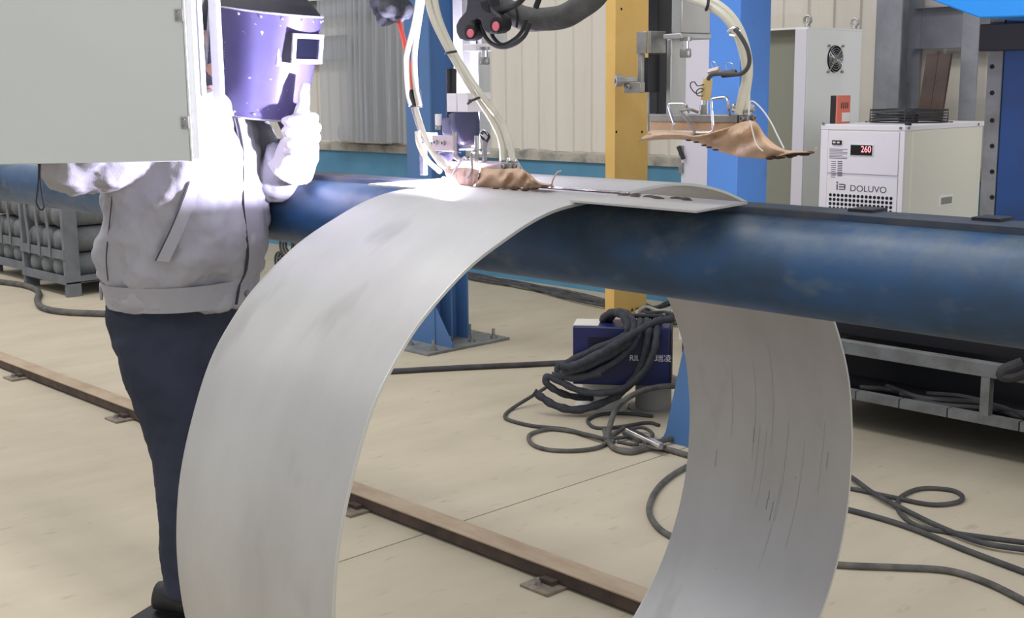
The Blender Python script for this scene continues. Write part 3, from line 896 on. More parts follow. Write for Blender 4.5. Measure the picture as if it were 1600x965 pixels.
# ================================================================== BEHIND THE WELDER: clear curtain and sacks
g = G()
cx0, cx1 = A(500, 150, Y=8.25).x, A(641, 150, Y=8.25).x
NC = 160
for i in range(NC + 1):
    t = i / NC
    x = cx0 + (cx1 - cx0) * t
    am = 0.012 + 0.055 * min(1, max(0, (t - 0.25) * 4))
    dy = am * math.sin(t * 95) + 0.5 * am * math.sin(t * 41 + 1)
    for z in (DZ + 0.13, 2.0, 2.9):
        g.v.append(V((x, 8.25 + dy * (0.6 + 0.4 * (z < 2.5)), z)))
for i in range(NC):
    for k in range(2):
        g.f.append((3 * i + k, 3 * i + 3 + k, 3 * i + 4 + k, 3 * i + 1 + k))
mk('plastic_curtain', g, 'film', None, 'clear plastic sheet hanging in folds in front of the wall', 'curtain', sharp=80)
for k, (q, r, lab) in enumerate((((551, 196), 0.216, 'left white sack on the wall sill behind the plastic sheet'), ((574, 190), 0.270, 'middle white sack, the tallest, on the wall sill behind the plastic sheet'), ((597, 200), 0.189, 'right white sack on the wall sill behind the plastic sheet'))):
    p = A(*q, Y=8.42)
    g = G()
    rings = []
    zb = DZ + 0.105
    for j in range(9):
        t = j / 8
        s_ = math.sin(math.pi * min(0.97, 0.16 + 0.84 * t)) ** 0.5
        rings.append([V((p.x + r * 1.25 * s_ * math.cos(a_) * (1 + 0.06 * math.sin(3 * a_ + k)), 8.42 + 0.08 * s_ * math.sin(a_) - 0.02, zb + (r * 1.15) * t + 0.01 * math.sin(2 * a_ + k) * t)) for a_ in [2 * math.pi * m_ / 20 for m_ in range(20)]])
    g.loft(rings)
    mk('sack', g, 'sack', None, lab, 'sack', 'sacks on the sill', sharp=60)

# ================================================================== GAS CYLINDER RACKS
def bottle(x, y, z, r, ln):
    pr = [(0.0, 0), (r * 0.45, 0.004), (r * 0.75, r * 0.22), (r * 0.95, r * 0.55), (r, r * 0.95), (r, ln - 0.05), (r * 0.97, ln - 0.02), (r * 0.9, ln)]
    return G().lathe((x, y, z), (0, 1, 0), pr, 20)
ROWS = ('bottom', 'second', 'third', 'top')
COLS = ('leftmost', 'middle one', 'rightmost')
b_first = None
for rk, (cx, cy, nm) in enumerate(((-11.17, 4.88, 'nearer'), (-12.45, 5.02, 'farther'))):
    wd, dp, hh = 1.0, 1.5, 1.27
    x0, x1, y0, y1 = cx - wd, cx, cy, cy + dp
    rt = thing('cylinder_rack', (cx - wd / 2, cy + dp / 2, 0), 'grey steel rack of lying gas cylinders, the %s of the two beside the worker' % nm, 'rack', 'cylinder racks')
    for x in (x0, x1 - 0.05):
        for y in (y0, y1 - 0.05):
            wide = 0.14 if y == y0 else 0.05
            mk('post', G().box(x, x + 0.05, y, y + wide, 0, hh), 'rack_grey', rt)
    for z in (0.12, 0.36, hh - 0.16):
        mk('front_bar', G().box(x0, x1, y0 - 0.012, y0, z, z + 0.085), 'rack_grey', rt)
    for z in (0.13, hh - 0.06):
        mk('side_bar', G().box(x1 - 0.05, x1, y0 + 0.14, y1, z, z + 0.06), 'rack_grey', rt)
        mk('side_bar', G().box(x0, x0 + 0.05, y0 + 0.14, y1, z, z + 0.06), 'rack_grey', rt)
    for k in range(3):
        x = x0 + wd * (0.22 + 0.24 * k)
        pts = [(x + 0.018 * math.sin(t * 9), y0 - 0.018, 0.36 + t * (hh - 0.46)) for t in [m_ / 12 for m_ in range(13)]]
        g = G()
        for p, q in zip(pts[:-1], pts[1:]): g.bar(p, q, 0.008, 0.05, (1, 0, 0))
        mk('slat', g, 'rack_grey', rt)
    mk('floor_pan', G().box(x0, x1, y0, y1, 0.125, 0.139), 'rack_grey', rt)
    for r in range(4):
        for c in range(3):
            x = x0 + 0.22 + 0.262 * c
            z = 0.14 + 0.122 + 0.25 * r
            lab = 'grey gas cylinder, %s in the %s row of the %s rack' % (COLS[c], ROWS[r], nm)
            if b_first is None:
                b_first = mk('gas_cylinder', bottle(x, y0 + 0.01, z, 0.122, dp - 0.06), 'bottle_grey', None, lab, 'gas cylinder', 'gas cylinders in the racks')
                boff = b_first.location - V((x, y0, z))
            else:
                o = share(b_first, V((x, y0, z)) + boff, None, lab)
# dark coils by the wall between worker and hoop
for k, (q, r, lab) in enumerate((((447, 384), 0.105, 'upper dark coil of hose seen between worker and hoop'), ((438, 408), 0.09, 'lower dark coil of hose seen between worker and hoop'))):
    p = A(*q, Y=6.6)
    g = G()
    for j in range(3):
        g.tube([(p.x + (r - 0.02 * j) * math.cos(t), 6.6 + 0.02 * j, p.z + (r - 0.02 * j) * math.sin(t)) for t in [2 * math.pi * m_ / 28 for m_ in range(28)]], 0.012, 8, closed=True)
    if k == 0:
        hk = thing('hose_hanger', (p.x, 6.72, 0), 'grey stand with two hose coils hung on it beyond the mandrel', 'hose stand')
        mk('post', G().box(p.x - 0.03, p.x + 0.03, 6.68, 6.74, 0, p.z + 0.2), 'rack_grey', hk)
        mk('foot', G().box(p.x - 0.2, p.x + 0.2, 6.6, 6.82, 0, 0.02), 'rack_grey', hk)
    mk('hook', G().cyl((p.x, 6.56, p.z + r - 0.06), (p.x, 6.70, p.z + r - 0.06), 0.012, 8), 'rack_grey', hk)
    mk('hose_coil', g, 'rubber', None, lab, 'hose')

# ================================================================== FLOOR CABLES
def fcable(name, px, r, m, label, zs=None, lift=0.0, sm=6, cat='cable', group=None):
    pts = []
    for i, q in enumerate(px):
        z = r + lift + (zs[i] if zs else 0)
        pts.append(A(q[0], q[1], Z=z))
    return mk(name, G().tube(pts, r, 10, smooth=sm), m, None, label, cat, group)
fcable('floor_hose', [(-40, 436), (0, 440), (40, 446), (60, 455), (58, 468), (66, 480), (100, 487), (170, 490), (260, 492)], 0.028, 'rubber_dusty', 'grey hose snaking over the floor beside the cylinder racks', cat='hose')
fcable('power_cable', [(540, 584), (610, 580), (720, 574), (830, 569), (905, 565)], 0.019, 'rubber', 'thick black cable running straight from the hoop to the welding machine')
fcable('floor_cable', [(858, 602), (832, 618), (800, 638), (789, 649), (796, 656), (832, 665), (882, 670), (915, 678), (948, 685), (1000, 680)], 0.011, 'rubber', 'black cable leading from the welding machine left and back to the tangle', zs=[0.1, 0.05, 0, 0, 0, 0, 0, 0.012, 0.014, 0.0])
fcable('floor_cable', [(960, 690), (945, 686), (915, 678), (865, 670), (832, 676), (826, 686), (838, 697), (865, 703), (908, 703), (941, 696), (956, 680), (975, 668)], 0.011, 'rubber_dusty', 'grey cable lying in a wide open loop on the floor', lift=0.002)
p_ = [A(948, 688, Z=0.02), A(953, 665, Z=0.04), A(962, 640, Z=0.10), A(980, 622, Z=0.17), A(1008, 609, Z=0.2), A(1044, 603, Z=0.2), A(1085, 607, Z=0.17), A(1120, 640, Z=0.04)]
mk('floor_cable', G().tube(p_, 0.017, 10, smooth=6), 'rubber_dusty', None, 'thick grey cable arching up from the tangle in front of the spools', 'cable')
fcable('floor_cable', [(1020, 650), (980, 646), (945, 646), (922, 653), (919, 660), (932, 668), (965, 667), (1010, 660), (1030, 664)], 0.010, 'rubber', 'black cable looped on the floor in front of the white spool')
fcable('floor_cable', [(945, 672), (951, 690), (962, 701), (985, 706), (1018, 699), (1047, 703), (1080, 712), (1120, 716)], 0.016, 'rubber_dusty', 'grey cable curling under the silver earth clamp', lift=0.0)
fcable('floor_cable', [(975, 676), (1000, 686), (1025, 690), (1055, 684), (1085, 680)], 0.014, 'rubber', 'short black cable at the foot of the blue gusset', lift=0.012)
fcable('floor_cable', [(965, 690), (995, 694), (1020, 680), (1005, 668), (985, 672), (1000, 690), (1040, 698)], 0.010, 'rubber', 'thin black cable knotted around the silver earth clamp', lift=0.02)
fcable('floor_hose', [(1120, 700), (1085, 722), (1050, 742), (1025, 766), (1014, 795), (1025, 820), (1050, 838), (1090, 852), (1180, 868), (1310, 882), (1400, 886), (1480, 891), (1540, 909), (1600, 938), (1660, 970)], 0.014, 'rubber_dusty', 'grey hose curving behind the hoop to the lower right corner', cat='hose')
fcable('floor_cable', [(1230, 700), (1290, 722), (1330, 745), (1366, 771), (1402, 790), (1465, 821), (1533, 847), (1600, 858), (1680, 868)], 0.012, 'rubber', 'black cable leaving the hoop highest on the right', lift=0.012)
fcable('floor_cable', [(1230, 745), (1330, 763), (1397, 777), (1455, 788), (1496, 784), (1503, 774), (1484, 765), (1439, 763), (1408, 776), (1404, 797), (1434, 821), (1502, 834), (1600, 847), (1680, 858)], 0.011, 'rubber', 'black cable making a flat closed loop on the right floor')
fcable('floor_cable', [(1200, 765), (1326, 796), (1413, 821), (1512, 860), (1600, 893), (1680, 922)], 0.013, 'rubber', 'black cable running below the flat loop to the right edge')
# cables along the foot of the wall
for k in range(6):
    px = []
    for j in range(9):
        x = 700 + 36 * j
        y = 427 + (x - 735) * 0.20 + 3.0 * math.sin(j * 0.9 + k * 1.7) + k * 1.2
        px.append((x, y))
    fcable('wall_cable', px, 0.013, 'rubber' if k % 3 else 'rubber_dusty', '%s of the six cables bundled along the foot of the wall' % ('backmost', 'second', 'third', 'fourth', 'fifth', 'frontmost')[k], lift=0.008 * (k % 3), group='cables along the wall foot')
for k in range(9):
    px = []
    x = 985 + 6 * k
    for j in range(6):
        px.append((x + 17 * j + random.uniform(-4, 4), 478 + 3.5 * k + random.uniform(-7, 7) - (k % 3) * j * 1.5))
    fcable('wall_cable', px, 0.014, ('rubber', 'rubber_dusty', 'spool_white')[k % 3], '%s cable of the tangle beside the yellow post, counted from the wall' % ('first', 'second', 'third', 'fourth', 'fifth', 'sixth', 'seventh', 'eighth', 'ninth')[k], lift=0.01 * (k % 4), group='tangled cables by the yellow post')

# ================================================================== WELDING MACHINE ON SPOOLS
MZB = 0.185
f0, f1 = A(895, 600, Z=MZB), A(1046, 604, Z=MZB)
ux_ = (f1 - f0); Lm = ux_.length; ux_.normalize()
un = V((-ux_.y, ux_.x, 0))               # away from the camera
hm_ = 0.345
wm = thing('welding_machine', (f0 + f1) / 2 + un * 0.13, 'dark blue welding machine draped with thick black cables', 'welding machine')
cM = (f0 + f1) / 2 + un * 0.13
upz = V((0, 0, 1))
mk('case', G().ob(cM + upz * hm_ / 2, ux_ * Lm / 2, un * 0.13, upz * (hm_ / 2)), 'welder_blue', wm, bevel=0.008)
mk('front_face_plate', G().ob(cM + upz * hm_ / 2 + ux_ * (Lm / 2 + 0.004), ux_ * 0.006, un * 0.12, upz * (hm_ / 2 - 0.01)), 'black_plastic', wm, bevel=0.003)
mk('top_plate', G().ob(cM + upz * (hm_ + 0.002) - ux_ * Lm * 0.37, ux_ * Lm * 0.13, un * 0.10, upz * 0.002), 'paper', wm, label='pale sticker on the machine top')
for sx in (0.02, 0.22):
    mk('handle_post', G().ob(cM + upz * (hm_ + 0.02) + ux_ * sx, ux_ * 0.012, un * 0.015, upz * 0.02), 'black_plastic', wm)
mk('handle', G().cyl(cM + upz * (hm_ + 0.045) + ux_ * 0.0, cM + upz * (hm_ + 0.045) + ux_ * 0.24, 0.014, 10), 'black_plastic', wm)
for k in range(8):
    mk('vent_slot', G().ob(f0 + ux_ * 0.16 + upz * (0.18 + 0.014 * k) - un * 0.0008, ux_ * 0.07, un * 0.001, upz * 0.004), 'vent_black', wm)
ang = math.atan2(ux_.y, ux_.x)
text('lettering', 'RILAND', 0.046, f0 + ux_ * Lm * 0.73 + upz * 0.165 - un * 0.0012, (math.pi / 2, 0, ang), 'white_block', wm, 1.0, 0.0006, 0.001)
text('lettering', '瑞凌', 0.046, f0 + ux_ * Lm * 0.935 + upz * 0.165 - un * 0.0012, (math.pi / 2, 0, ang), 'white_block', wm, 1.0, 0.0006, 0.0)
def spool(name, c, r, h, m, label):
    t = thing(name, c, label, 'wire spool', 'wire spools under the welding machine')
    mk('lower_flange', G().lathe(c, (0, 0, 1), [(r, 0), (r, 0.012)], 36), m, t)
    mk('upper_flange', G().lathe(V(c) + upz * (h - 0.012), (0, 0, 1), [(r, 0), (r, 0.0118)], 36), m, t)
    mk('core', G().lathe(V(c) + upz * 0.012, (0, 0, 1), [(r * 0.72, 0), (r * 0.72, h - 0.024)], 36), m, t)
sp = A(940, 636, Z=0); sp = V((sp.x, sp.y, 0)) + un * 0.03
spool('wire_spool', sp, 0.165, MZB, 'spool_white', 'white wire spool under the left half of the welding machine')
sp2 = A(1020, 640, Z=0); sp2 = V((sp2.x, sp2.y, 0)) + un * 0.05
spool('wire_spool', sp2, 0.15, MZB, 'spool_grey', 'grey wire spool under the right half of the welding machine')
def onface(x, y, d):
    r_ = ray(x, y)
    p0_ = f0 - un * d
    t = (p0_ - CAM).dot(un) / r_.dot(un)
    return CAM + r_ * t
def drape(px, r, d, label, m='sleeve_dark'):
    pts = []
    for i, q in enumerate(px):
        dd = q[2] if len(q) > 2 else d
        p = onface(q[0], q[1], dd)
        p.z = max(p.z, r)
        pts.append(p)
    sm = catmull(pts, 7)
    r *= 1.12
    rr = [r * (1 + 0.10 * math.sin(i * 1.1) + random.uniform(-0.04, 0.04)) for i in range(len(sm))]
    mk('torch_cable', G().tube(sm, rr, 12), m, None, label, 'cable', 'black cables draped over the welding machine')
drape([(940, 508, -0.22), (944, 496, -0.16), (957, 488, -0.1), (972, 492, -0.04), (981, 508, 0.02), (975, 526), (929, 546), (892, 564), (872, 574), (880, 582), (905, 578), (945, 556), (985, 528)], 0.021, 0.032, 'black cable draped over the machine, its upper slanting loop')
drape([(950, 510, -0.24), (955, 494, -0.16), (968, 487, -0.1), (984, 494, -0.04), (990, 512, 0.03), (982, 534), (950, 556), (905, 576), (878, 583), (900, 590), (940, 582)], 0.02, 0.075, 'black cable draped over the machine, its middle slanting loop')
drape([(1052, 498, -0.05), (1030, 501, -0.02), (1005, 512, 0.03), (975, 530), (940, 550), (898, 570), (876, 572)], 0.02, 0.115, 'black cable slanting from the top right corner of the machine')
drape([(1008, 497, -0.2), (1012, 505, -0.05), (1013, 520, 0.03), (1007, 555), (992, 590), (966, 616), (931, 633), (898, 640), (867, 633), (846, 620), (834, 612)], 0.021, 0.04, 'black cable hanging from the machine in the lowest loop')
drape([(1022, 496, -0.2), (1026, 505, -0.05), (1026, 520, 0.03), (1022, 548), (1007, 579), (975, 606), (936, 614), (903, 609), (877, 597), (856, 588), (853, 596), (866, 608, 0.05), (890, 618, -0.03), (925, 622, -0.12)], 0.018, 0.08, 'black cable hanging from the machine in the upper lower loop')
drape([(1000, 500, -0.15), (1000, 506, 0.0), (996, 525, 0.06), (985, 545), (950, 572), (905, 590), (862, 586)], 0.018, 0.075, 'black cable crossing the middle of the machine to the left')
# earth clamp
e0, e1 = A(980, 670, Z=0.10), A(1033, 696, Z=0.05)
ec = thing('earth_clamp', A(1005, 695, Z=0), 'silver earth clamp lying on the cable tangle', 'clamp')
mk('upper_jaw', G().bar(e0, e1, 0.04, 0.02), 'chrome', ec, bevel=0.003)
l0, l1 = A(985, 690, Z=0.03), A(1033, 700, Z=0.03)
mk('lower_jaw', G().bar(l0, l1, 0.03, 0.012), 'steel', ec, bevel=0.003)
mk('spring', G().cyl((e0 + e1) / 2, (l0 + l1) / 2, 0.014, 12), 'steel', ec)
mk('pivot', G().cyl(e1 - un * 0.03, e1 + un * 0.03, 0.012, 10), 'steel', ec)

# ================================================================== OVERHEAD GANTRY (carries the heads)
gb = thing('gantry_beam', (-2.5, 2.5, 2.8), 'blue overhead gantry beam carrying the torch heads', 'beam')
mk('beam', G().box(-8.0, 1.2, 2.24, 2.5, 2.85, 3.15), 'frame_blue', gb)
for x in (cl1.location.x, cl2.location.x):
    mk('arm', G().box(x - 0.1, x + 0.1, 2.5, 6.0 if x < -5 else 5.05, 2.9, 3.1), 'frame_blue', gb)

# ================================================================== WELDING HEADS
def cbox(name, root, m, xa, xb, xc, yt, yb, Y, bevel=0.0015, **k):
    return mk(name, G().box(*corner(xa, xb, xc, yt, yb, Y)), m, root, bevel=bevel, **k)
def ptube(name, root, m, px, r, Y, sm=6, n=10, label=None, cat=None, group=None, flat=1.0):
    pts = [A(q[0], q[1], Y=(q[2] if len(q) > 2 else Y)) for q in px]
    return mk(name, G().tube(pts, r, n, smooth=sm, flat=flat), m, root, label, cat, group)
def bolt(root, p, d, r=0.006, h=0.004):
    d = V(d)
    o = mk('bolt', G().lathe(p, d, [(r, 0), (r, h), (r * 0.8, h * 1.2), (r * 0.55, h * 1.2), (r * 0.5, h * 0.6)], 12), 'steel', root)
    return o
# ---- lit head
lh = thing('welding_torch', (-2.2, 2.02, 1.69), 'welding torch head working at the bright arc on the seam', 'torch head')
X0, X1, Y0, Y1, zb, zt = corner(708, 722, 738, 10, 150, 2.09)
mk('slide_column', G().box(X0, X1, Y0, Y0 + 0.05, zb, 2.85), 'alu', lh, bevel=0.002)
mk('hanger', G().box(X0 - 0.03, X1 + 0.06, Y0 + 0.05, 2.26, 2.5, 2.9), 'alu', lh)
cbox('back_plate', lh, 'alu', 735, 748, 766, 30, 240, 2.08)
cbox('top_bracket', lh, 'white_block', 722, 744, 768, 68, 79, 2.03)
cbox('upper_housing', lh, 'alu', 742, 752, 792, -60, 70, 2.08)
def knob(root, cx, y0, y1, y2, r1, r2, Y, m='steel'):
    p0_, p1_, p2_ = A(cx, y0, Y=Y), A(cx, y1, Y=Y), A(cx, y2, Y=Y)
    kn = mk('knob', G().lathe(p2_, (0, 0, 1), [(r2 * 0.9, 0), (r2, 0.003), (r2, p1_.z - p2_.z - 0.003), (r2 * 0.85, p1_.z - p2_.z)], 20), m, root)
    mk('knob_stem', G().cyl((p2_.x, p2_.y, p1_.z), (p2_.x, p2_.y, p0_.z), r1, 14), 'chrome', kn)
    mk('knob_collar', G().cyl((p2_.x, p2_.y, p0_.z - 0.004), (p2_.x, p2_.y, p0_.z + 0.004), r2 * 1.05, 18), 'steel', kn)
knob(lh, 757, 76, 89, 101, 0.008, 0.0125, 2.02)
ptube('black_rod', lh, 'black_plastic', [(701, 107), (701, 190)], 0.006, 2.0, sm=0)
ptube('black_rod', lh, 'black_plastic', [(709, 107), (709, 190)], 0.0075, 2.01, sm=0)
cbox('clamp_block', lh, 'white_block', 698, 713, 716, 146, 175, 1.965)
cbox('clamp_block', lh, 'white_block', 714.5, 731, 767, 145, 175, 1.965)
X1 = A(731, 160, Y=1.965).x
for q in ((734, 158), (762, 158)):
    p = A(*q, X=X1)
    mk('socket_bolt', G().cyl((X1, p.y, p.z), (X1 + 0.003, p.y, p.z), 0.0045, 12), 'vent_black', lh)
g = G()
g.tube([A(724, 176, Y=2.0), A(726, 192, Y=2.0), A(729, 208, Y=2.0), A(732, 222, Y=2.0), A(733, 227, Y=2.0)], [0.036, 0.037, 0.033, 0.026, 0.016], 20, smooth=4)
mk('camera_housing', g, 'housing_blue', lh, label='dark blue rounded camera housing')
cbox('housing_lug', lh, 'housing_blue', 689, 712, 722, 184, 214, 1.985, bevel=0.008, seg=3)
knob(lh, 685, 200, 194, 180, 0.003, 0.0085, 1.965, 'white_block')
cbox('mount_bracket', lh, 'pink_steel', 675, 708, 713, 212, 237, 1.94)
for q in ((682, 222), (694, 223)):
    p = A(*q, Y=1.94)
    bolt(lh, p, (0, -1, 0), 0.006, 0.006)
cbox('side_block', lh, 'white_block', 650, 676, 684, 207, 221, 1.975)
g = G().lathe(A(702, 258, Y=1.985), (0, 0, 1), [(0.016, 0), (0.024, 0.01), (0.03, 0.03), (0.026, 0.032)], 20)
mk('gas_cup', g, 'housing_blue', lh)
ptube('guard_frame', lh, 'steel', [(711, 206), (711, 240), (714, 247), (722, 250), (740, 250), (745, 246), (745, 212)], 0.0058, 1.955, sm=4, n=8)
ptube('guard_frame', lh, 'steel', [(718, 232), (742, 232)], 0.004, 1.96, sm=0, n=8)
cbox('contact_arm', lh, 'black_steel', 655, 662, 668, 224, 274, 1.985)
# trailing shield
xa, xb = A(700, 260, Y=1.975).x, A(786, 260, Y=1.975).x
za, zb = A(740, 253, Y=1.975).z, A(740, 269, Y=1.975).z
shb = mk('shield_bar', G().box(xa, xb, 1.975, 2.03, zb, za), 'pink_steel', lh, bevel=0.002)
def cover(root, name, top, bot, Y, bulge, m, th=0.014, wr=0.003, nt_=10, rag=0.0):
    tp, bt = [V((a[0], a[1], 0)) for a in top], [V((a[0], a[1], 0)) for a in bot]
    tp, bt = catmull(tp, 8), catmull(bt, 8)
    k = 48
    def samp(L, t):
        f = t * (len(L) - 1)
        i = min(int(f), len(L) - 2)
        return L[i].lerp(L[i + 1], f - i)
    g = G()
    for side in (0, 1):
        for i in range(k + 1):
            s_ = i / k
            a, b_ = samp(tp, s_), samp(bt, s_)
            for j in range(nt_ + 1):
                t = j / nt_
                q = a.lerp(b_, t)
                yy = Y + (th if side else 0) - bulge * math.sin(math.pi * min(1, 0.2 + 0.8 * t)) * (1 - side * 0.6)
                yy += wr * (math.sin(s_ * 31 + t * 5) + 0.7 * math.sin(s_ * 17 - t * 9) + 0.5 * math.sin(s_ * 55 + t * 3)) * math.sin(math.pi * t * 0.9 + 0.2)
                if j == nt_ and rag: q = q + V((0, random.uniform(-rag, rag), 0))
                g.v.append(A(q.x, q.y, Y=yy))
    w_ = nt_ + 1
    off = (k + 1) * w_
    for i in range(k):
        for j in range(nt_):
            g.f.append((i * w_ + j, i * w_ + j + 1, (i + 1) * w_ + j + 1, (i + 1) * w_ + j))
            g.f.append((off + i * w_ + j, off + (i + 1) * w_ + j, off + (i + 1) * w_ + j + 1, off + i * w_ + j + 1))
        for j in (0, nt_):
            q = (i * w_ + j, (i + 1) * w_ + j, off + (i + 1) * w_ + j, off + i * w_ + j)
            g.f.append(q if j == 0 else tuple(reversed(q)))
    for i in (0, k):
        for j in range(nt_):
            q = (i * w_ + j, off + i * w_ + j, off + i * w_ + j + 1, i * w_ + j + 1)
            g.f.append(q if i == 0 else tuple(reversed(q)))
    return mk(name, g, m, root, sharp=60)
lc = cover(lh, 'heat_cloth', [(752, 262), (780, 264), (800, 263), (815, 264), (828, 272), (842, 284), (862, 288)], [(742, 292), (770, 294), (790, 296), (812, 293), (826, 295), (846, 293), (866, 292)], 1.965, 0.018, 'leather', rag=1.5, wr=0.006)
cover(lh, 'heat_flap', [(694, 266), (712, 262), (732, 262), (749, 266)], [(700, 280), (716, 288), (734, 292), (746, 285)], 1.958, 0.012, 'leather_pale', th=0.006, wr=0.0015)
g = G()
for x, y in ((775, 295), (788, 297), (803, 295), (820, 296), (836, 294), (850, 292)):
    p = A(x, y, Y=1.94)
    g.ell(p, 0.012, 0.006, 0.003, 8, 5)
mk('burnt_edge', g, 'leather_burnt', lh)
ptube('spring_wire', lh, 'steel', [(704, 275), (712, 263), (722, 249), (726, 246), (730, 248)], 0.0028, 1.945, sm=5, n=8)
ptube('spring_wire', lh, 'steel', [(728, 277), (735, 271), (738, 262), (736, 246), (737, 238), (742, 235), (752, 234, 2.0)], 0.0028, 1.94, sm=5, n=8)
ptube('shield_tube', lh, 'steel', [(757, 256), (757, 232), (759, 220)], 0.0065, 2.0, sm=3)
ptube('binder_clip', lh, 'black_steel', [(759, 222), (752, 212), (757, 206), (764, 213), (760, 222)], 0.0035, 2.0, sm=4, n=6)
ptube('clip_wire', lh, 'chrome', [(756, 214), (750, 208), (752, 203), (758, 204), (762, 210)], 0.0012, 1.99, sm=4, n=6)
cbox('hose_clamp', lh, 'steel', 781, 797, 809, 254, 265, 1.97)
p = A(788, 260, Y=1.97); bolt(lh, p, (0, -1, 0), 0.006, 0.006)
X1 = A(797, 260, Y=1.97).x
p = A(803, 260, X=X1); bolt(lh, p, (1, 0, 0), 0.006, 0.006)
for q in (784, 795, 804):
    p = A(q, 250, Y=1.985)
    mk('clamp_screw', G().lathe(p, (0.6, -0.8, 0), [(0.006, -0.006), (0.006, 0.006), (0.003, 0.008)], 10), 'chrome', lh)
ptube('tie_wire', lh, 'chrome', [(808, 250), (815, 262), (824, 276)], 0.001, 1.96, sm=4, n=6)
ptube('frayed_string', lh, 'leather_pale', [(862, 290), (864, 281), (870, 270), (876, 267)], 0.0018, 1.97, sm=4, n=6)
p = A(684, 271, Y=1.97)
mk('arc_core', G().ell(ARC, 0.007, 0.006, 0.005, 14, 8), 'arc_glow', lh, label='blinding white welding arc')
# hoses of the lit head
HG = 'hoses of the torch heads'
ptube('gas_hose', None, 'hose_clear', [(786, 250), (784, 225), (773, 195), (748, 155, 1.95), (718, 108, 1.93), (692, 62, 1.92), (674, 22, 1.92), (664, -25, 1.93), (660, -60, 1.95)], 0.0078, 1.975, label='translucent gas hose, left of the pair slanting to the lit head', cat='hose', group=HG)
ptube('gas_hose', None, 'hose_clear', [(801, 250), (796, 222), (783, 190), (759, 158, 1.95), (730, 116, 1.935), (703, 70, 1.93), (684, 22, 1.93), (676, -25, 1.94), (672, -60, 1.96)], 0.0078, 1.98, label='translucent gas hose, right of the pair slanting to the lit head', cat='hose', group=HG)
for (x, y, x2, y2, Yc_) in ((696, 84, 714, 80, 1.925), (731, 162, 751, 152, 1.945)):
    a, b_ = A(x, y, Y=Yc_ - 0.012), A(x2, y2, Y=Yc_ - 0.004)
    mk('cable_tie', G().tube([a, (a + b_) / 2 - V((0, 0.008, 0)), b_], 0.003, 6, smooth=3), 'black_plastic', None, '%s black cable tie around the pair of slanting hoses' % ('upper' if y < 100 else 'lower'), 'cable tie', 'cable ties')
ptube('gas_hose', None, 'hose_clear', [(660, -60), (655, -10), (648, 35), (637, 80), (635, 100), (638, 145), (643, 165)], 0.0075, 1.98, label='translucent hose hanging left of the lit head, the outer one', cat='hose', group=HG)
ptube('gas_hose', None, 'hose_clear', [(664, -60), (661, -10), (655, 30), (648, 80), (648, 115), (651, 145), (655, 165)], 0.0075, 1.99, label='translucent hose hanging left of the lit head, the inner one', cat='hose', group=HG)
ptube('red_hose', None, 'red_hose', [(612, -10), (624, 36), (634, 76), (641, 115), (646, 145), (650, 165)], 0.0062, 2.0, label='red gas hose hanging left of the lit head', cat='hose', group=HG)
for k, (px, lab) in enumerate((([(640, 142), (647, 168)], 'left'), ([(652, 140), (654, 168)], 'right'))):
    ptube('hose_tape', None, 'black_plastic', px, 0.0098, 1.985 + 0.01 * k, sm=0, label='%s black tape wrap on the hoses beside the arc' % lab, cat='tape')
for k, (px, m_, lab) in enumerate((([(645, 168), (653, 195), (664, 222), (682, 250), (698, 264)], 'steel', 'steel'), ([(650, 168), (659, 198), (670, 225), (690, 252), (702, 262)], 'hose_clear', 'pale'), ([(652, 205), (655, 226), (668, 250), (688, 268)], 'hose_clear', 'white'))):
    ptube('wire_conduit', None, m_, px, 0.0048 + 0.001 * k, 1.96 - 0.012 * k, label='%s conduit slanting down into the welding arc' % lab, cat='conduit', group=HG)

# ---- black forked clamp and sleeves hanging above the lit head
def fork(pts, Y, th): return G().prism([A(620 + x / 6.43, y / 6.43, Y=Y) for x, y in pts], (0, th, 0))
fk = thing('hose_fork', A(745, -60, Y=1.9), 'black forked hose holder with pink pads above the lit head', 'hose holder')
outer = [(705, -300), (900, -300), (930, 60), (975, 120), (1040, 165), (1048, 240), (1030, 300), (985, 330), (920, 338), (870, 310), (848, 260), (838, 205), (800, 190), (760, 215), (785, 290), (770, 350), (735, 392), (680, 410), (625, 390), (595, 330), (588, 255), (620, 190), (690, 110), (700, 40)]
mk('fork_body', fork(outer, 1.88, 0.035), 'black_plastic', fk, bevel=0.004)
for cx_, cy_, rx_, ry_ in ((735, 320, 42, 55), (990, 250, 42, 60)):
    hol = [(cx_ + (rx_ + 14) * math.cos(t), cy_ + (ry_ + 18) * math.sin(t)) for t in [2 * math.pi * k / 20 for k in range(20)]]
    mk('fork_mouth', fork(hol, 1.8785, 0.004), 'vent_black', fk)
    pad = [(cx_ + rx_ * 0.8 * math.cos(t), cy_ + 14 + ry_ * 0.8 * math.sin(t)) for t in [2 * math.pi * k / 20 for k in range(20)]]
    mk('pink_pad', fork(pad, 1.876, 0.003), 'pink_pad', fk, bevel=0.001)
rim = [(840, 20), (850, 70), (890, 120), (930, 130), (925, 60), (905, 10)]
mk('fork_slot', fork(rim, 1.8785, 0.004), 'vent_black', fk)
ptube('cable_sleeve', None, 'sleeve_grey', [(784, 8), (800, 20), (825, 30), (850, 30), (880, 26), (905, 12), (930, -8), (950, -40)], [0.022, 0.026, 0.027, 0.025, 0.026, 0.026, 0.027, 0.027], 1.97, label='grey fabric cable sleeve curving up between the two heads', cat='cable sleeve', n=16)
ptube('sleeve_tie', None, 'black_plastic', [(804, 4), (808, 22), (807, 43)], 0.0028, 1.938, sm=4, n=6, label='thin black tie around the grey fabric sleeve', cat='cable tie')
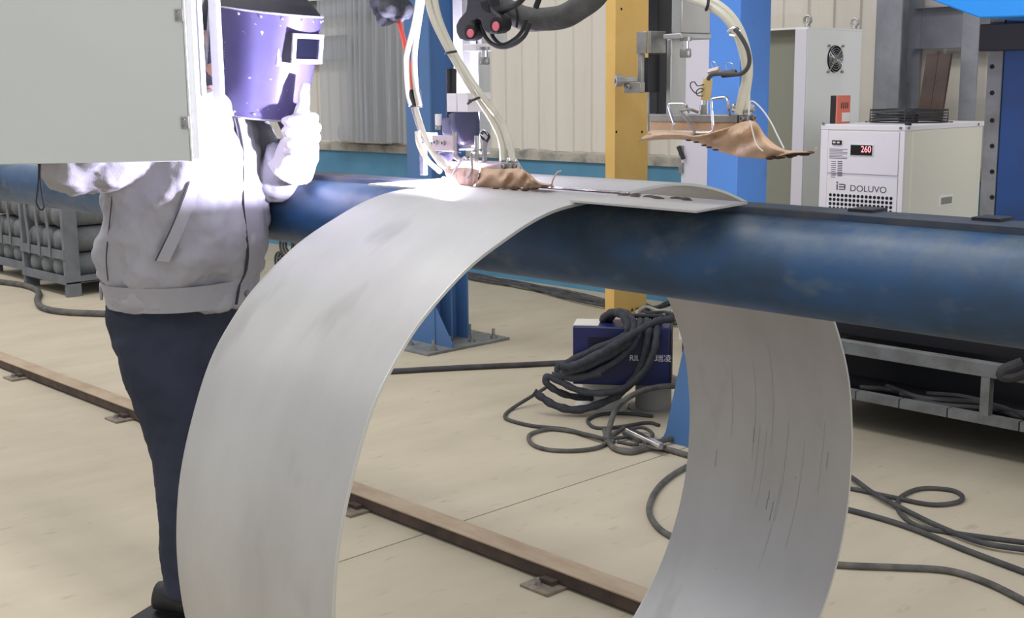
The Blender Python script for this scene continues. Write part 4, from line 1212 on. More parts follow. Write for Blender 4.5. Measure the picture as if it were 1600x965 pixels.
ptube('black_cable', None, 'black_plastic', [(752, 38), (757, 55), (768, 68), (785, 74), (805, 68), (820, 55), (828, 35)], 0.0048, 1.90, label='black cable hanging in a loop under the fork, outer', cat='cable')
ptube('black_cable', None, 'black_plastic', [(766, 45), (772, 60), (785, 70), (803, 62), (816, 48), (822, 30)], 0.0045, 1.915, label='black cable hanging in a loop under the fork, inner', cat='cable')
ptube('black_cable', None, 'black_plastic', [(768, 22), (790, 15), (812, 3), (830, -20)], 0.0065, 1.90, label='black cable rising to the right behind the fork', cat='cable')
ptube('black_cable', None, 'black_plastic', [(837, 12), (842, -2), (848, -30)], 0.0065, 1.93, label='short black cable end above the grey fabric sleeve', cat='cable')
g = G()
rings = []
ctr = [A(612, -40, Y=2.0), A(612, -5, Y=2.0), A(614, 14, Y=2.0), A(618, 30, Y=2.0), A(617, 40, Y=2.0)]
for c_, r_ in zip(catmull(ctr, 4), [0.05, 0.05, 0.05, 0.05, 0.05, 0.051, 0.052, 0.053, 0.053, 0.052, 0.05, 0.047, 0.043, 0.038, 0.03, 0.02, 0.01]):
    rings.append([c_ + V((math.cos(t), math.sin(t), 0)) * r_ * (1 + 0.10 * math.sin(4 * t + c_.z * 60) + 0.06 * math.sin(7 * t)) for t in [2 * math.pi * k / 28 for k in range(28)]])
g.loft(rings)
mk('dust_sleeve', g, 'sleeve_dark', None, 'crumpled dark fabric sleeve hanging at the top beside the red hose', 'fabric sleeve', sharp=60)
ds_ = COL.objects[-1] if False else bpy.data.objects['dust_sleeve']
md_ = ds_.modifiers.new('sub', 'SUBSURF'); md_.levels = md_.render_levels = 2
tx3 = bpy.data.textures.new('crumple', 'VORONOI'); tx3.noise_scale = 0.05
md_ = ds_.modifiers.new('crumple', 'DISPLACE'); md_.texture = tx3; md_.strength = 0.035; md_.mid_level = 0.4; md_.texture_coords = 'GLOBAL'

# ---- idle head
rh = thing('welding_torch', (-1.4, 2.03, 1.82), 'raised idle torch head with tan heat cloth in front of the yellow post', 'torch head')
X0, X1, Y0, Y1, zb, zt = corner(1012, 1028, 1046, 10, 178, 2.075)
mk('slide_column', G().box(X0, X1, Y0, Y0 + 0.06, zb, 2.85), 'black_steel', rh, bevel=0.002)
mk('hanger', G().box(X0 - 0.03, X1 + 0.06, Y0 + 0.06, 2.26, 2.5, 2.9), 'black_steel', rh)
cbox('motor', rh, 'alu', 1049, 1065, 1111, -60, 52, 2.02, bevel=0.003)
cbox('motor_plate', rh, 'alu', 1036, 1064, 1112, 52, 60, 2.0)
knob(rh, 1071, 61, 76, 90, 0.0065, 0.0115, 2.02)
cbox('post', rh, 'alu', 1041, 1048, 1072, 61, 180, 2.045)
cbox('clamp_block', rh, 'steel', 994, 1010, 1012, 49, 83, 1.985)
cbox('clamp_block', rh, 'steel', 1012, 1016, 1041, 48, 83, 1.985)
cbox('link_plate', rh, 'steel', 996, 1002, 1007, 83, 140, 1.99)
cbox('lower_arm', rh, 'steel', 974, 1000, 1008, 128, 145, 1.975)
p = A(972, 126, Y=1.97)
mk('socket_bolt', G().lathe(p + V((0, 0, 0)), (-0.6, -0.8, 0), [(0.008, -0.03), (0.008, 0), (0.0125, 0), (0.0125, 0.014), (0.005, 0.014), (0.005, 0.008)], 18), 'steel', rh)
p = A(983, 136, Y=1.975)
bolt(rh, p, (0, -1, 0), 0.005, 0.005)
cbox('torch_body', rh, 'black_plastic', 1006, 1012, 1031, 84, 144, 2.01)
ptube('side_rod', rh, 'steel', [(1013, 144), (1013, 205), (1016, 208)], 0.0022, 1.99, sm=0, n=6)
ptube('guide_pin', rh, 'chrome', [(1049, 62), (1049, 86)], 0.0018, 2.02, sm=0, n=6)
mk('small_clip', G().box(*corner(1008, 1010, 1013, 84, 90, 1.982)), 'tape', rh)
xa, xb = A(1015, 185, Y=1.985).x, A(1152, 185, Y=1.985).x
za, zb_ = A(1080, 179, Y=1.985).z, A(1080, 191, Y=1.985).z
mk('shield_bar', G().box(xa, xb, 1.985, 2.05, zb_, za), 'steel', rh, bevel=0.002)
zc_ = A(1080, 204, Y=1.985).z
mk('shield_box', G().box(xa, xb, 1.988, 2.047, zc_, zb_), 'leather', rh)
cover(rh, 'heat_cloth', [(1016, 204), (1060, 206), (1100, 206), (1140, 198), (1157, 191), (1180, 190), (1198, 214), (1222, 232), (1246, 236), (1268, 237)],
      [(996, 221), (1034, 218), (1066, 218), (1092, 223), (1118, 234), (1146, 243), (1176, 247), (1206, 248), (1238, 241), (1272, 239)], 1.975, 0.035, 'leather', th=0.05, wr=0.008, nt_=14)
g = G()
for i in range(11):
    x = 1202 + 6.4 * i
    y = 247 - 0.9 * i * 0.95 + random.uniform(-2.0, 2.0)
    p = A(x, y, Y=1.955)
    g.ell(p, 0.009, 0.004, random.uniform(0.002, 0.0045), 8, 5)
for x, y in ((1100, 227), (1108, 230), (1088, 222), (1076, 219), (1118, 234)):
    g.ell(A(x, y, Y=1.955), 0.008, 0.003, 0.0018, 8, 5)
mk('burnt_edge', g, 'leather_burnt', rh)
YW = 1.945
ptube('spring_wire', rh, 'chrome', [(1050, 202), (1053, 194), (1049, 180), (1045, 166), (1048, 162), (1068, 162), (1072, 165), (1076, 175, 1.99)], 0.0026, YW, sm=4, n=8)
ptube('spring_wire', rh, 'steel', [(1083, 211), (1085, 205), (1074, 188), (1064, 176), (1065, 172), (1078, 171), (1090, 175, 1.98)], 0.0029, YW, sm=4, n=8)
ptube('spring_wire', rh, 'chrome', [(1088, 207), (1100, 207), (1111, 206), (1114, 201), (1113, 180), (1112, 158), (1116, 154), (1130, 152), (1136, 154), (1138, 165), (1140, 178, 1.99)], 0.0026, YW, sm=4, n=8)
ptube('torch_tube', rh, 'steel', [(1099, 180), (1099, 164)], 0.0075, 2.0, sm=0)
ptube('torch_tube', rh, 'chrome', [(1100, 164), (1101, 150)], 0.0055, 2.0, sm=0)
ptube('taped_joint', rh, 'tape', [(1102, 156), (1104, 140), (1106, 123)], [0.0092, 0.0105, 0.0095], 2.0, sm=4, n=14)
ptube('clip_wire', rh, 'black_steel', [(1098, 142), (1088, 146), (1080, 138), (1079, 130), (1085, 128), (1090, 134), (1100, 132)], 0.0011, 1.985, sm=5, n=6)
ptube('clip_wire', rh, 'black_steel', [(1098, 150), (1090, 149), (1088, 143), (1094, 138), (1100, 140)], 0.0011, 1.985, sm=5, n=6)
for px in ([(1116, 110), (1111, 100), (1113, 96), (1118, 99), (1118, 110)], [(1136, 112), (1134, 101), (1139, 98), (1145, 101), (1143, 112)]):
    ptube('clip_wire', rh, 'chrome', px, 0.0009, 1.985, sm=5, n=6)
ptube('torch_lead', rh, 'rubber', [(1106, 124), (1112, 117), (1126, 115), (1145, 116), (1158, 115), (1168, 106), (1171, 92), (1166, 72), (1154, 52), (1148, 46)], 0.0042, 1.962, sm=5, label='dark torch lead bent up to the hose')
for px in ([(1108, 113), (1124, 109)], [(1128, 116), (1150, 114)]):
    ptube('binder_clip', rh, 'pink_steel' if px[0][0] == 1108 else 'black_steel', px, 0.0068, 1.98, sm=0, n=4)
mk('clip_ring', G().tube([A(x, y, Y=1.975) for x, y in ((1138, 50), (1146, 44), (1154, 48), (1150, 56), (1141, 55))], 0.004, 8, smooth=4), 'chrome', rh)
cbox('hose_clamp', rh, 'steel', 1154, 1168, 1182, 180, 192, 1.985)
p = A(1161, 185, Y=1.985); bolt(rh, p, (0, -1, 0), 0.0055, 0.006)
X1 = A(1168, 185, Y=1.985).x
p = A(1175, 184, X=X1); bolt(rh, p, (1, 0, 0), 0.0055, 0.006)
for q in (1147, 1160, 1174):
    p = A(q, 166, Y=2.0)
    mk('clamp_screw', G().lathe(p, (0.7, -0.7, 0), [(0.0055, -0.006), (0.0055, 0.006), (0.003, 0.008)], 10), 'chrome', rh)
ptube('clamp_band', rh, 'steel', [(1145, 172), (1160, 175), (1178, 171)], 0.004, 1.985, sm=3, n=6)
ptube('tie_wire', rh, 'white_paint', [(1170, 180), (1171, 164), (1176, 158), (1190, 170), (1204, 190), (1214, 210), (1225, 232)], 0.0014, 1.96, sm=5, n=6)
ptube('tie_wire', rh, 'white_paint', [(1172, 188), (1176, 206), (1182, 226), (1192, 236)], 0.0012, 1.935, sm=5, n=6)
ptube('frayed_string', rh, 'leather_pale', [(1262, 238), (1272, 238), (1276, 230)], 0.0015, 1.96, sm=3, n=6)
ptube('gas_hose', None, 'hose_clear', [(1040, -30, 2.05), (1072, -6, 2.02), (1102, 6, 1.99), (1130, 24, 1.98), (1150, 50), (1162, 85), (1166, 120), (1160, 148), (1154, 178)], 0.0085, 1.98, label='translucent hose curving down to the idle head, the inner one', cat='hose', group=HG)
ptube('gas_hose', None, 'hose_clear', [(1050, -40, 2.05), (1078, -14, 2.02), (1110, 0, 1.995), (1138, 20, 1.99), (1157, 48), (1168, 85), (1170, 115), (1166, 148), (1168, 178)], 0.008, 1.99, label='translucent hose curving down to the idle head, the outer one', cat='hose', group=HG)
mk('cable_tie', G().tube([A(1107, -2, Y=1.975), A(1106, 8, Y=1.97), A(1103, 16, Y=1.975)], 0.003, 6, smooth=3), 'black_plastic', None, 'black cable tie around the hoses above the idle head', 'cable tie', 'cable ties')
ptube('marker_pen', None, 'black_plastic', [(1060, 229), (1068, 248)], 0.016, 6.86, sm=0, label='short black pen-like rod hung on the tall white cabinet', cat='rod')

# ================================================================== CONTROL CABINET
CZ = 1.735
q0, q1 = A(-60, 257.9, Z=CZ), A(301, 251.9, Z=CZ)
ux_c = (q1 - q0).normalized()
un_c = V((-ux_c.y, ux_c.x, 0))
if un_c.dot(q0) < 0: un_c = -un_c
DPT = 0.17
cw = (q1 - q0).length
HTC = 0.62
cc = thing('control_cabinet', (q0 + q1) / 2 + un_c * DPT / 2, 'pale grey control cabinet hanging at upper left, its hinged door toward the camera', 'control cabinet')
mid = (q0 + q1) / 2
mk('body', G().ob(mid + ux_c * 0.009 + un_c * (DPT / 2 + 0.012) + upz * (HTC / 2 + 0.002), ux_c * (cw / 2 + 0.009), un_c * DPT / 2, upz * HTC / 2), 'cabinet_white', cc, bevel=0.003)
mk('door', G().ob(mid + un_c * 0.005 + upz * HTC / 2, ux_c * (cw / 2 - 0.004), un_c * 0.005, upz * (HTC / 2)), 'cabinet_grey', cc, bevel=0.002)
mk('door_gasket', G().ob(mid + un_c * 0.011 + upz * HTC / 2, ux_c * (cw / 2 - 0.006), un_c * 0.0015, upz * (HTC / 2 - 0.004)), 'black_plastic', cc)
mk('edge_trim', G().ob(q1 - ux_c * 0.001 + un_c * 0.003 + upz * HTC / 2, ux_c * 0.002, un_c * 0.006, upz * HTC / 2), 'cabinet_white', cc)
for y_ in (26, 191):
    pz = A(288, y_, W=(q1 - CAM).dot(M @ V((0, 0, 1)))).z
    hc = q1 - ux_c * 0.014 - un_c * 0.001
    hc.z = pz
    hg = mk('hinge', G().ob(hc, ux_c * 0.0075, un_c * 0.003, upz * 0.0145), 'steel', cc, bevel=0.001)
    mk('hinge_pin', G().cyl(hc + ux_c * 0.009 - upz * 0.0145, hc + ux_c * 0.009 + upz * 0.0145, 0.003, 8), 'steel', hg)
    for s_ in (-1, 1):
        mk('screw', G().cyl(hc - ux_c * 0.002 - un_c * 0.0045 + upz * 0.008 * s_, hc - ux_c * 0.002 - un_c * 0.001 + upz * 0.008 * s_, 0.0032, 10), 'cart_grey', hg)
mk('hanging_pipe', G().tube([mid + un_c * 0.1 + upz * HTC, mid + un_c * 0.1 + upz * (3.0 - CZ), V((mid.x + un_c.x * 0.1, 2.3, 3.0))], 0.03, 16), 'cabinet_white', cc)
a, b_ = A(329, -40, W=3.02), A(351, -40, W=3.02)
a2 = A(338, 158, W=3.02)
pm = (a + b_) / 2
mk('support_bar', G().box(a2.x + 0.014 - 0.018, a2.x + 0.014 + 0.018, a2.y - 0.006, a2.y + 0.006, a2.z, 2.45), 'white_paint', cc, label='white flat bar hanging beside the cabinet')
mk('bar_bracket', G().tube([V((a2.x, a2.y, 2.40)), mid + un_c * (DPT + 0.01) + upz * (2.30 - CZ)], 0.012, 8), 'white_paint', cc)
cw0 = (A(61, 256, Z=CZ) - CAM).dot(M @ V((0, 0, 1))) + 0.05
cpts = [A(x_, y_, W=cw0) for x_, y_ in [(61, 256), (60, 285), (57, 312), (58, 320), (64, 328), (69, 322), (66, 305), (63, 275), (64, 256)]]
cpts[0].z = cpts[-1].z = CZ + 0.003
mk('hanging_cord', G().tube(cpts, 0.0022, 6, smooth=5), 'black_steel', None, 'thin black cord hanging in a loop below the control cabinet', 'cord')

# ================================================================== THE WELDER
PB = V((-3.095, 1.665, 0.435))
hd_ = math.radians(25)
pf, plf = V((math.cos(hd_), math.sin(hd_), 0)), V((-math.sin(hd_), math.cos(hd_), 0))
def L(x, y, z): return PB + pf * x + plf * y + upz * z
man_ = thing('person', PB, 'welder in grey jacket and navy trousers holding a face mask up toward the arc', 'person')
# body: one skinned figure
jo = [(0.0, 0, 0.94), (0.03, 0, 1.08), (0.06, 0, 1.22), (0.10, 0, 1.36), (0.13, 0.02, 1.43), (0.15, 0.06, 1.50), (0.17, 0.09, 1.57),
      (0.09, -0.18, 1.37), (-0.10, -0.29, 1.27), (0.04, -0.36, 1.40), (0.09, 0.18, 1.37), (0.20, 0.16, 1.225), (0.34, 0.10, 1.335),
      (0.0, -0.09, 0.85), (0.06, -0.085, 0.47), (0.02, -0.08, 0.07), (0.08, -0.08, 0.035), (0.0, 0.09, 0.85), (0.08, 0.10, 0.47), (0.05, 0.095, 0.07), (0.11, 0.09, 0.035), (0.18, 0.10, 1.62)]
rad = [0.13, 0.13, 0.13, 0.12, 0.052, 0.06, 0.07, 0.06, 0.042, 0.03, 0.06, 0.042, 0.03, 0.085, 0.055, 0.03, 0.014, 0.085, 0.055, 0.03, 0.014, 0.06]
ed = [(0, 1), (1, 2), (2, 3), (3, 4), (4, 5), (5, 6), (6, 21), (3, 7), (7, 8), (8, 9), (3, 10), (10, 11), (11, 12), (0, 13), (13, 14), (14, 15), (15, 16), (0, 17), (17, 18), (18, 19), (19, 20)]
me = bpy.data.meshes.new('body')
me.from_pydata([tuple(L(*p) - PB) for p in jo], ed, [])
me.materials.append(MATS['skin'])
bo = bpy.data.objects.new('body', me)
COL.objects.link(bo)
bo.parent = man_
sk = bo.modifiers.new('skin', 'SKIN')
sk.use_smooth_shade = True
for i, r_ in enumerate(rad):
    me.skin_vertices[0].data[i].radius = (r_, r_)
me.skin_vertices[0].data[0].use_root = True
ss = bo.modifiers.new('sub', 'SUBSURF')
ss.levels = ss.render_levels = 2

tex = bpy.data.textures.new('folds', 'CLOUDS'); tex.noise_scale = 0.085; tex.noise_depth = 3
tex2 = bpy.data.textures.new('fine_folds', 'CLOUDS'); tex2.noise_scale = 0.045; tex2.noise_depth = 1
def cloth(name, g, m, voxel, disp=0.0, tx=None, sm=6, label=None):
    o = mk(name, g, m, man_, label=label)
    r_ = o.modifiers.new('remesh', 'REMESH')
    r_.mode = 'VOXEL'; r_.voxel_size = voxel; r_.use_smooth_shade = True
    s_ = o.modifiers.new('smooth', 'SMOOTH'); s_.iterations = sm; s_.factor = 0.5
    if disp:
        d_ = o.modifiers.new('folds', 'DISPLACE'); d_.texture = tx; d_.strength = disp; d_.mid_level = 0.44
        d_.texture_coords = 'GLOBAL'
    if name == 'jacket':
        t3 = bpy.data.textures.new('drape_folds', 'MARBLE'); t3.noise_scale = 0.22; t3.turbulence = 9; t3.noise_depth = 1
        d_ = o.modifiers.new('drape', 'DISPLACE'); d_.texture = t3; d_.strength = 0.014; d_.mid_level = 0.5; d_.texture_coords = 'GLOBAL'
    return o
def ering(cx, cy, z, a, b_, ab=None, n=36, e=2.3, tilt=0.0):
    out = []
    ab = ab or a
    for k in range(n):
        t = 2 * math.pi * k / n
        c_, s_ = math.cos(t), math.sin(t)
        x = math.copysign(abs(c_) ** (2 / e), c_) * (a if c_ > 0 else ab)
        y = math.copysign(abs(s_) ** (2 / e), s_) * b_
        out.append(L(cx + x, cy + y, z + tilt * x))
    return out
# jacket
g = G()
g.loft([ering(0.01, 0, 0.89, 0.185, 0.205, 0.165), ering(0.01, 0, 0.903, 0.19, 0.215, 0.17), ering(0.01, 0, 0.953, 0.195, 0.22, 0.175), ering(0.015, 0, 0.982, 0.21, 0.232, 0.19), ering(0.02, 0, 1.04, 0.22, 0.24, 0.19),
        ering(0.03, 0, 1.12, 0.215, 0.235, 0.18), ering(0.045, 0, 1.22, 0.195, 0.23, 0.175), ering(0.06, 0, 1.31, 0.175, 0.23, 0.165), ering(0.08, 0, 1.375, 0.145, 0.205, 0.145), ering(0.10, 0, 1.425, 0.105, 0.14, 0.11),
        ering(0.115, 0.01, 1.455, 0.075, 0.085, 0.08)])
g.tube([L(0.08, -0.13, 1.34), L(0.05, -0.195, 1.335), L(-0.01, -0.255, 1.305), L(-0.075, -0.285, 1.285), L(-0.065, -0.315, 1.295), L(0.0, -0.34, 1.355), L(0.045, -0.35, 1.41)], [0.085, 0.09, 0.085, 0.08, 0.08, 0.072, 0.055], 20, smooth=4)
g.tube([L(0.09, 0.13, 1.37), L(0.12, 0.18, 1.33), L(0.17, 0.18, 1.26), L(0.22, 0.15, 1.225), L(0.28, 0.125, 1.25), L(0.32, 0.105, 1.29)], [0.08, 0.085, 0.075, 0.06, 0.056, 0.05], 20, smooth=4)
jk = cloth('jacket', g, 'jacket', 0.008, 0.042, tex, 4, 'grey work jacket')
# waistband, placket, pocket, buttons follow the jacket front
def tr_pt(t, z, off):
    tab = [(0.89, 0.01, 0.185, 0.205, 0.165), (0.953, 0.01, 0.195, 0.22, 0.175), (0.982, 0.015, 0.21, 0.232, 0.19), (1.04, 0.02, 0.22, 0.24, 0.19), (1.12, 0.03, 0.215, 0.235, 0.18), (1.22, 0.045, 0.195, 0.23, 0.175), (1.31, 0.06, 0.175, 0.23, 0.165), (1.39, 0.08, 0.145, 0.215, 0.145), (1.44, 0.1, 0.11, 0.16, 0.115)]
    for q, r_ in zip(tab[:-1], tab[1:]):
        if q[0] <= z <= r_[0]: break
    f_ = min(1, max(0, (z - q[0]) / (r_[0] - q[0])))
    cx, a, b_, ab = [q[i] + (r_[i] - q[i]) * f_ for i in (1, 2, 3, 4)]
    c_, s_ = math.cos(t), math.sin(t)
    e = 2.3
    x = math.copysign(abs(c_) ** (2 / e), c_) * ((a if c_ > 0 else ab) + off)
    y = math.copysign(abs(s_) ** (2 / e), s_) * (b_ + off)
    return L(cx + x, y, z)
def strip(name, m, fn, k, thick=0.004, label=None, base=0.002, top=0.011):
    """thin raised ribbon; fn(s) -> (t0, z0, t1, z1)"""
    g = G()
    for i in range(k + 1):
        t0, z0, t1, z1 = fn(i / k)
        g.v += [tr_pt(t0, z0, base), tr_pt(t1, z1, base), tr_pt(t1, z1, top + thick), tr_pt(t0, z0, top + thick)]
    for i in range(k):
        for a in range(4):
            b2 = (a + 1) % 4
            g.f.append((4 * i + a, 4 * i + b2, 4 * i + 4 + b2, 4 * i + 4 + a))
    g.f += [(0, 1, 2, 3), (4 * k + 3, 4 * k + 2, 4 * k + 1, 4 * k)]
    mk(name, g, m, man_, label=label)
D = math.radians
strip('waistband', 'jacket', lambda s: (D(-178 + 356 * s), 0.893, D(-178 + 356 * s), 0.962), 60, 0.0, base=-0.004, top=0.003)
strip('placket', 'jacket', lambda s: (D(-4 + 2 * math.sin(s * 9)), 0.895 + 0.5 * s, D(7 + 2 * math.sin(s * 9)), 0.895 + 0.5 * s), 26, 0.0, top=0.014)
strip('zip_line', 'seam_dark', lambda s: (D(-4.5 + 2 * math.sin(s * 9)), 0.895 + 0.5 * s, D(-4.2 + 2 * math.sin(s * 9)), 0.895 + 0.5 * s), 26, 0.0, base=0.008, top=0.0165)
strip('pocket_welt', 'jacket', lambda s: (D(-68 + 22 * s), 1.04 + 0.2 * s, D(-60 + 22 * s), 1.035 + 0.2 * s), 12, 0.0, top=0.013)
strip('pocket_slit', 'seam_dark', lambda s: (D(-69.2 + 22 * s), 1.04 + 0.2 * s, D(-68.3 + 22 * s), 1.04 + 0.2 * s), 12, 0.0, base=0.009, top=0.0132)
strip('side_seam', 'seam_dark', lambda s: (D(-104), 0.98 + 0.25 * s, D(-103.4), 0.98 + 0.25 * s), 10, 0.0, base=0.006, top=0.0085)
p = tr_pt(D(3), 0.92, 0.019)
mk('button', G().lathe(p, pf, [(0.009, -0.004), (0.009, 0.002), (0.006, 0.004)], 14), 'cart_grey', man_)
p = tr_pt(D(-150), 0.93, 0.016)
mk('adjuster_tab', G().ob(p, (p - L(0, 0, 0.93)).cross(upz).normalized() * 0.035, upz * 0.02, (p - L(0, 0, 0.93)).normalized() * 0.004), 'jacket', man_, bevel=0.003)
# trousers
g = G()
g.loft([ering(-0.005, 0, 0.96, 0.15, 0.185, 0.15), ering(-0.01, 0, 0.86, 0.16, 0.195, 0.165), ering(-0.005, 0, 0.78, 0.15, 0.19, 0.16), ering(0.005, 0, 0.72, 0.125, 0.17, 0.135)])
g.tube([L(-0.005, -0.095, 0.82), L(0.02, -0.092, 0.68), L(0.05, -0.088, 0.52), L(0.055, -0.085, 0.45), L(0.04, -0.082, 0.28), L(0.03, -0.08, 0.14), L(0.03, -0.08, 0.06)], [0.115, 0.108, 0.088, 0.084, 0.072, 0.062, 0.062], 20, smooth=4)
g.tube([L(0.0, 0.095, 0.82), L(0.04, 0.10, 0.68), L(0.07, 0.10, 0.52), L(0.07, 0.10, 0.45), L(0.06, 0.10, 0.28), L(0.05, 0.10, 0.14), L(0.05, 0.10, 0.06)], [0.115, 0.108, 0.088, 0.084, 0.072, 0.064, 0.066], 20, smooth=4)
cloth('trousers', g, 'trousers', 0.010, 0.022, tex, 4, 'navy work trousers')
for s_, x in ((-1, 0.0), (1, 0.03)):
    y = 0.085 * s_
    rings = []
    for xx, w_, h_ in ((-0.075, 0.02, 0.05), (-0.06, 0.034, 0.085), (-0.02, 0.038, 0.095), (0.03, 0.04, 0.085), (0.08, 0.046, 0.062), (0.13, 0.046, 0.048), (0.165, 0.036, 0.036), (0.18, 0.015, 0.02)):
        rings.append([L(x + xx, y + w_ * math.cos(t), 0.003 + h_ / 2 + h_ / 2 * math.sin(t)) for t in [2 * math.pi * k / 16 for k in range(16)]])
    mk('shoe', G().loft(rings), 'shoe', man_, sharp=60)
# frame of the bowed head and mask
MTOP, MBOT = 1.735, 1.455
mcx = 0.235
mh_, mp_ = math.radians(12), math.radians(8)
mf0 = V((math.cos(mh_), math.sin(mh_), 0))
ml = V((-math.sin(mh_), math.cos(mh_), 0))
mf = mf0 * math.cos(mp_) - upz * math.sin(mp_)
mu = mf0 * math.sin(mp_) + upz * math.cos(mp_)
OM = A(422, 100, W=3.33)
def LM(x, y, z): return OM + mf * (x - mcx - 0.05) + ml * y + mu * (z - 1.595)
hx_ = mcx - 0.085
mk('head', G().ell(LM(hx_, 0, 1.655), 0.095, 0.078, 0.115, 24, 16, (mf, ml, mu)).ell(LM(hx_ + 0.045, 0, 1.585), 0.05, 0.05, 0.05, 14, 10, (mf, ml, mu)).ell(LM(hx_ + 0.1, 0, 1.64), 0.02, 0.014, 0.024, 10, 8, (mf, ml, mu)).tube([LM(hx_ - 0.02, 0, 1.60), LM(hx_ - 0.05, 0, 1.50), L(0.12, 0.02, 1.42)], [0.058, 0.056, 0.065], 20, smooth=4), 'skin', man_, sharp=60)
for s_ in (-1, 1):
    mk('ear', G().ell(LM(hx_ - 0.01, 0.08 * s_, 1.645), 0.018, 0.01, 0.032, 12, 8, (mf, ml, mu)), 'skin', man_)
    mk('eye', G().ell(LM(hx_ + 0.083, 0.032 * s_, 1.665), 0.012, 0.014, 0.009, 12, 8, (mf, ml, mu)), 'mask_dark', man_)
mk('mouth', G().ell(LM(hx_ + 0.092, 0, 1.587), 0.008, 0.022, 0.005, 12, 8, (mf, ml, mu)), 'pink_pad', man_)
def cring(z, a, b_, cx=0.0): return [LM(hx_ - 0.012 + cx + a * math.cos(t), b_ * math.sin(t), z) for t in [2 * math.pi * k / 24 for k in range(24)]]
mk('cap', G().loft([cring(1.665, 0.103, 0.087), cring(1.70, 0.103, 0.087), cring(1.745, 0.086, 0.074), cring(1.775, 0.046, 0.04), cring(1.783, 0.005, 0.005)]), 'cap_dark', man_, label='dark cloth cap')
def kring(t, r_):
    c0, c1 = L(0.10, 0.01, 1.43), LM(hx_ - 0.05, 0, 1.53)
    c_ = c0.lerp(c1, t)
    ax3 = (c1 - c0).normalized()
    a_ = ax3.cross(plf).normalized(); b2 = ax3.cross(a_)
    return [c_ + (a_ * math.cos(q) + b2 * math.sin(q)) * r_ for q in [2 * math.pi * k / 28 for k in range(28)]]
mk('collar', G().loft([kring(0, 0.09), kring(0.5, 0.082), kring(0.95, 0.078)]), 'cap_dark', man_, sharp=60, label='dark blue inner collar')

# face mask: a thing held in the glove
def mring(z, off=0.0, n=40):
    f_ = (z - MBOT) / (MTOP - MBOT)
    w_ = 0.118 + 0.01 * f_ - off
    d_ = 0.150 + 0.02 * f_ - off
    lean = 0.02 * f_
    out = []
    for k in range(n + 1):
        t = -math.pi / 2 + math.pi * k / n
        out.append((mcx + lean + d_ * max(0, math.cos(t)) ** 0.85, w_ * math.sin(t) / 1.0, z))
    a0 = (mcx + lean - 0.075, -w_ * 0.98, z)
    a1 = (mcx + lean - 0.075, w_ * 0.98, z)
    return [a0] + out + [a1]
msk = thing('welding_mask', LM(mcx, 0, MBOT), 'violet-lit riveted face mask with a framed dark window, held before the face', 'welding mask')
g = G()
zs_ = [MBOT + (MTOP - MBOT) * i / 10 for i in range(11)]
nn_ = len(mring(MBOT))
for off in (0.0, 0.003):
    for z in zs_:
        g.v += [LM(*p) for p in mring(z, off)]
off_ = 11 * nn_
for i in range(10):
    for k in range(nn_ - 1):
        g.f.append((i * nn_ + k, i * nn_ + k + 1, (i + 1) * nn_ + k + 1, (i + 1) * nn_ + k))
        g.f.append((off_ + i * nn_ + k + 1, off_ + i * nn_ + k, off_ + (i + 1) * nn_ + k, off_ + (i + 1) * nn_ + k + 1))
    for k in (0, nn_ - 1):
        g.f.append((i * nn_ + k, (i + 1) * nn_ + k, off_ + (i + 1) * nn_ + k, off_ + i * nn_ + k))
for i in (0, 10):
    for k in range(nn_ - 1):
        g.f.append((i * nn_ + k, i * nn_ + k + 1, off_ + i * nn_ + k + 1, off_ + i * nn_ + k))
mk('shell', g, 'mask_fibre', msk, sharp=60)
# dark domed top
g = G()
top = mring(MTOP, 0.002)
rings = []
for j in range(6):
    t = j / 5
    rings.append([LM(mcx + 0.02 + (p[0] - mcx - 0.02) * (1 - t) ** 0.6, p[1] * (1 - t) ** 0.6, MTOP - 0.004 + 0.07 * math.sin(t * math.pi / 2)) for p in top])
g.loft(rings)
mk('top_cover', g, 'mask_dark', msk, sharp=60)
for z, nm_ in ((MTOP - 0.001, 'top_binding'), (MBOT + 0.001, 'bottom_binding')):
    mk(nm_, G().tube([LM(*p) for p in mring(z, -0.001)], 0.0028, 6), 'mask_frame', msk)
mk('side_strap', G().tube([LM(*mring(z)[0]) for z in zs_], 0.0045, 8), 'mask_frame', msk)
for z, ks in ((MTOP - 0.012, (3, 8, 13, 18, 22, 26, 30)), (MBOT + 0.014, (4, 9, 34))):
    rg = mring(z)
    for k in ks:
        p = LM(*rg[k])
        c_ = LM(mcx, 0, z)
        mk('rivet', G().ell(p, 0.0045, 0.0045, 0.0045, 10, 6), 'chrome', msk)
# window box
wz0, wz1 = 1.612, 1.69
wy0, wy1 = -0.062, 0.052
fx = mcx + 0.172
def lbox(x0, x1, y0, y1, z0, z1):
    return G().ob(LM((x0 + x1) / 2, (y0 + y1) / 2, (z0 + z1) / 2), mf * (x1 - x0) / 2, ml * (y1 - y0) / 2, mu * (z1 - z0) / 2)
mk('window_backing', lbox(fx - 0.055, fx - 0.02, wy0 - 0.012, wy1 + 0.012, wz0 - 0.012, wz1 + 0.012), 'mask_frame', msk, bevel=0.004)
mk('window_box', lbox(fx - 0.02, fx + 0.012, wy0, wy1, wz0, wz1), 'mask_dark', msk, bevel=0.003)
wf = mk('window_frame', lbox(fx + 0.012, fx + 0.02, wy0, wy1, wz1 - 0.013, wz1), 'mask_frame', msk, bevel=0.002)
mk('window_frame', lbox(fx + 0.012, fx + 0.02, wy0, wy1, wz0, wz0 + 0.013), 'mask_frame', msk, bevel=0.002)
mk('window_frame', lbox(fx + 0.012, fx + 0.02, wy0, wy0 + 0.013, wz0 + 0.013, wz1 - 0.013), 'mask_frame', msk, bevel=0.002)
